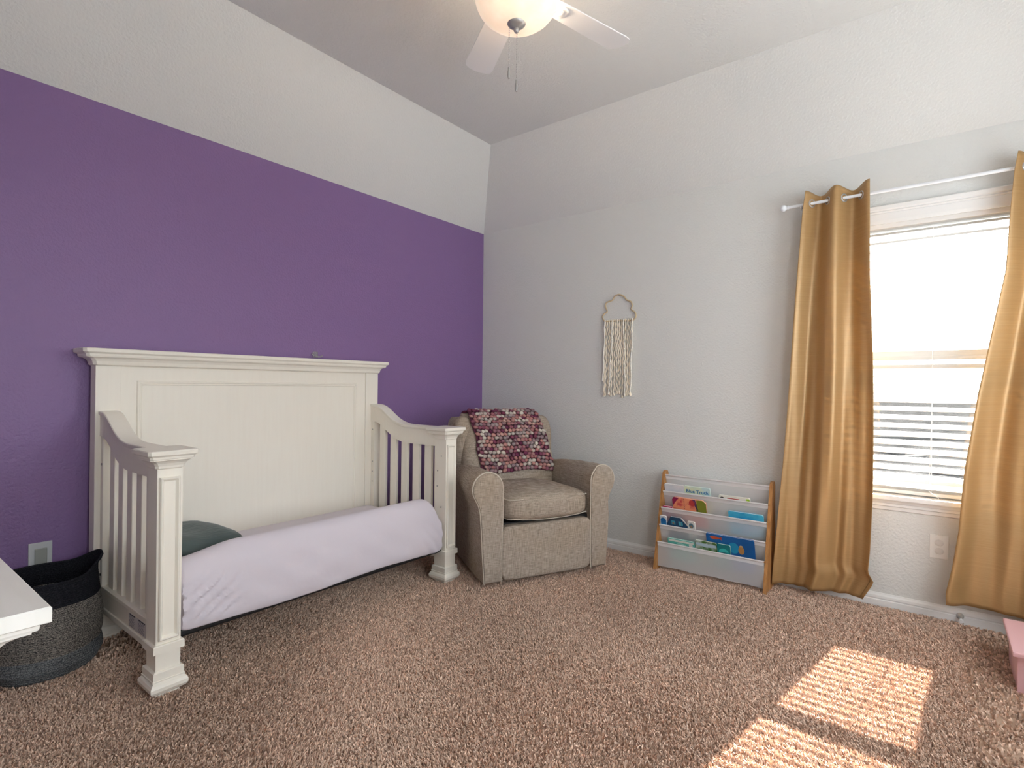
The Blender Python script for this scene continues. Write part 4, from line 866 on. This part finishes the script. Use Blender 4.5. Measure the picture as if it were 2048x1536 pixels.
fb(MB().lathe(FX, FY, [(.033, 2.5155), (.0345, 2.513), (.031, 2.508), (.022, 2.502), (.012, 2.498), (.0085, 2.496), (.0105, 2.492), (.0105, 2.487), (.006, 2.480), (.001, 2.479)], 28), 'finial', M_nickel, sm=60)
fb(MB().lathe(FX, FY, [(.004, 2.630), (.004, 2.512)], 10), 'centre_rod', M_nickel)
def blade(ang):
    ca, sa = math.cos(ang), math.sin(ang); tilt = math.radians(9)
    def T(r_, t, dz=0.0):
        return (FX+r_*ca-t*math.cos(tilt)*sa, FY+r_*sa+t*math.cos(tilt)*ca, 2.652+t*math.sin(tilt)+dz)
    out = [(.16, -.050), (.19, -.055)]+[(.19+.345*k/5, -.055-.010*k/5) for k in range(1, 6)]+[(.560, -.060), (.574, -.040), (.580, -.012), (.580, .012), (.574, .040), (.560, .060)]+[(.535-.345*k/5, .065-.010*k/5) for k in range(0, 6)]+[(.16, .050)]
    n = len(out); vs = [T(r_, t, -.0025) for r_, t in out]+[T(r_, t, .0025) for r_, t in out]
    b = fb(MB().add(vs, [tuple(range(n)), tuple(reversed(range(n, 2*n)))]+[(i, i+n, (i+1) % n+n, (i+1) % n) for i in range(n)]), 'blade', M_fanwhite, sm=None)
    mb = MB()   # blade iron: arm with a round rosette
    arm_ = [(.08, .022), (.12, .016), (.15, .020), (.19, .036), (.215, .040), (.235, .030), (.245, .0)]
    pl = [(r_, t) for r_, t in arm_]+[(r_, -t) for r_, t in reversed(arm_[:-1])]; m_ = len(pl)
    vs = [T(r_, t, -.0085) for r_, t in pl]+[T(r_, t, -.0026) for r_, t in pl]
    mb.add(vs, [tuple(range(m_)), tuple(reversed(range(m_, 2*m_)))]+[(i, i+m_, (i+1) % m_+m_, (i+1) % m_) for i in range(m_)])
    mb.rings([[T(.205+q*math.cos(2*PI*k/20), q*math.sin(2*PI*k/20), dz) for k in range(20)] for q, dz in ((.024, -.006), (.024, -.012), (.017, -.013), (.015, -.010), (.001, -.010))])
    fb(mb, 'blade_iron', M_fanwhite, par=b, sm=40)
for k in range(5): blade(math.radians(56.5-72*k))
for (dx, dy, zb, zp) in ((0.030, 0.015, 2.325, 0.045), (0.002, -0.004, 2.290, 0.045)):
    pass
def chain(dx, dy, z0, z1, length):
    mb = MB(); n = int((z0-z1)/0.0062)
    for k in range(n): mb.sphere((FX+dx, FY+dy, z0-(z0-z1)*k/n), .0020, sub=1)
    c_ = fb(mb, 'pull_chain', M_nickel, sm=180)
    fb(MB().lathe(FX+dx, FY+dy, [(.001, z1), (.0035, z1-.003), (.0035, z1-.008), (.0025, z1-.010), (.006, z1-.022), (.0065, z1-length+.012), (.004, z1-length+.004), (.0035, z1-length), (.001, z1-length)], 12), 'pendant', M_nickel, par=c_, sm=60)
# towards the viewer's left of the finial
chain(-0.019, 0.019, 2.505, 2.352, 0.046)
chain(0.0015, -0.0015, 2.480, 2.306, 0.046)
for k in range(2):
    a = math.radians(20+180*k); ld = bpy.data.lights.new('bulb', 'POINT'); ld.energy = LAMP; ld.color = (1.0, 0.80, 0.58); ld.shadow_soft_size = 0.028
    lo = bpy.data.objects.new('bulb', ld); C.objects.link(lo); lo.parent = fn; lo.location = (.085*math.cos(a), .085*math.sin(a), .112)
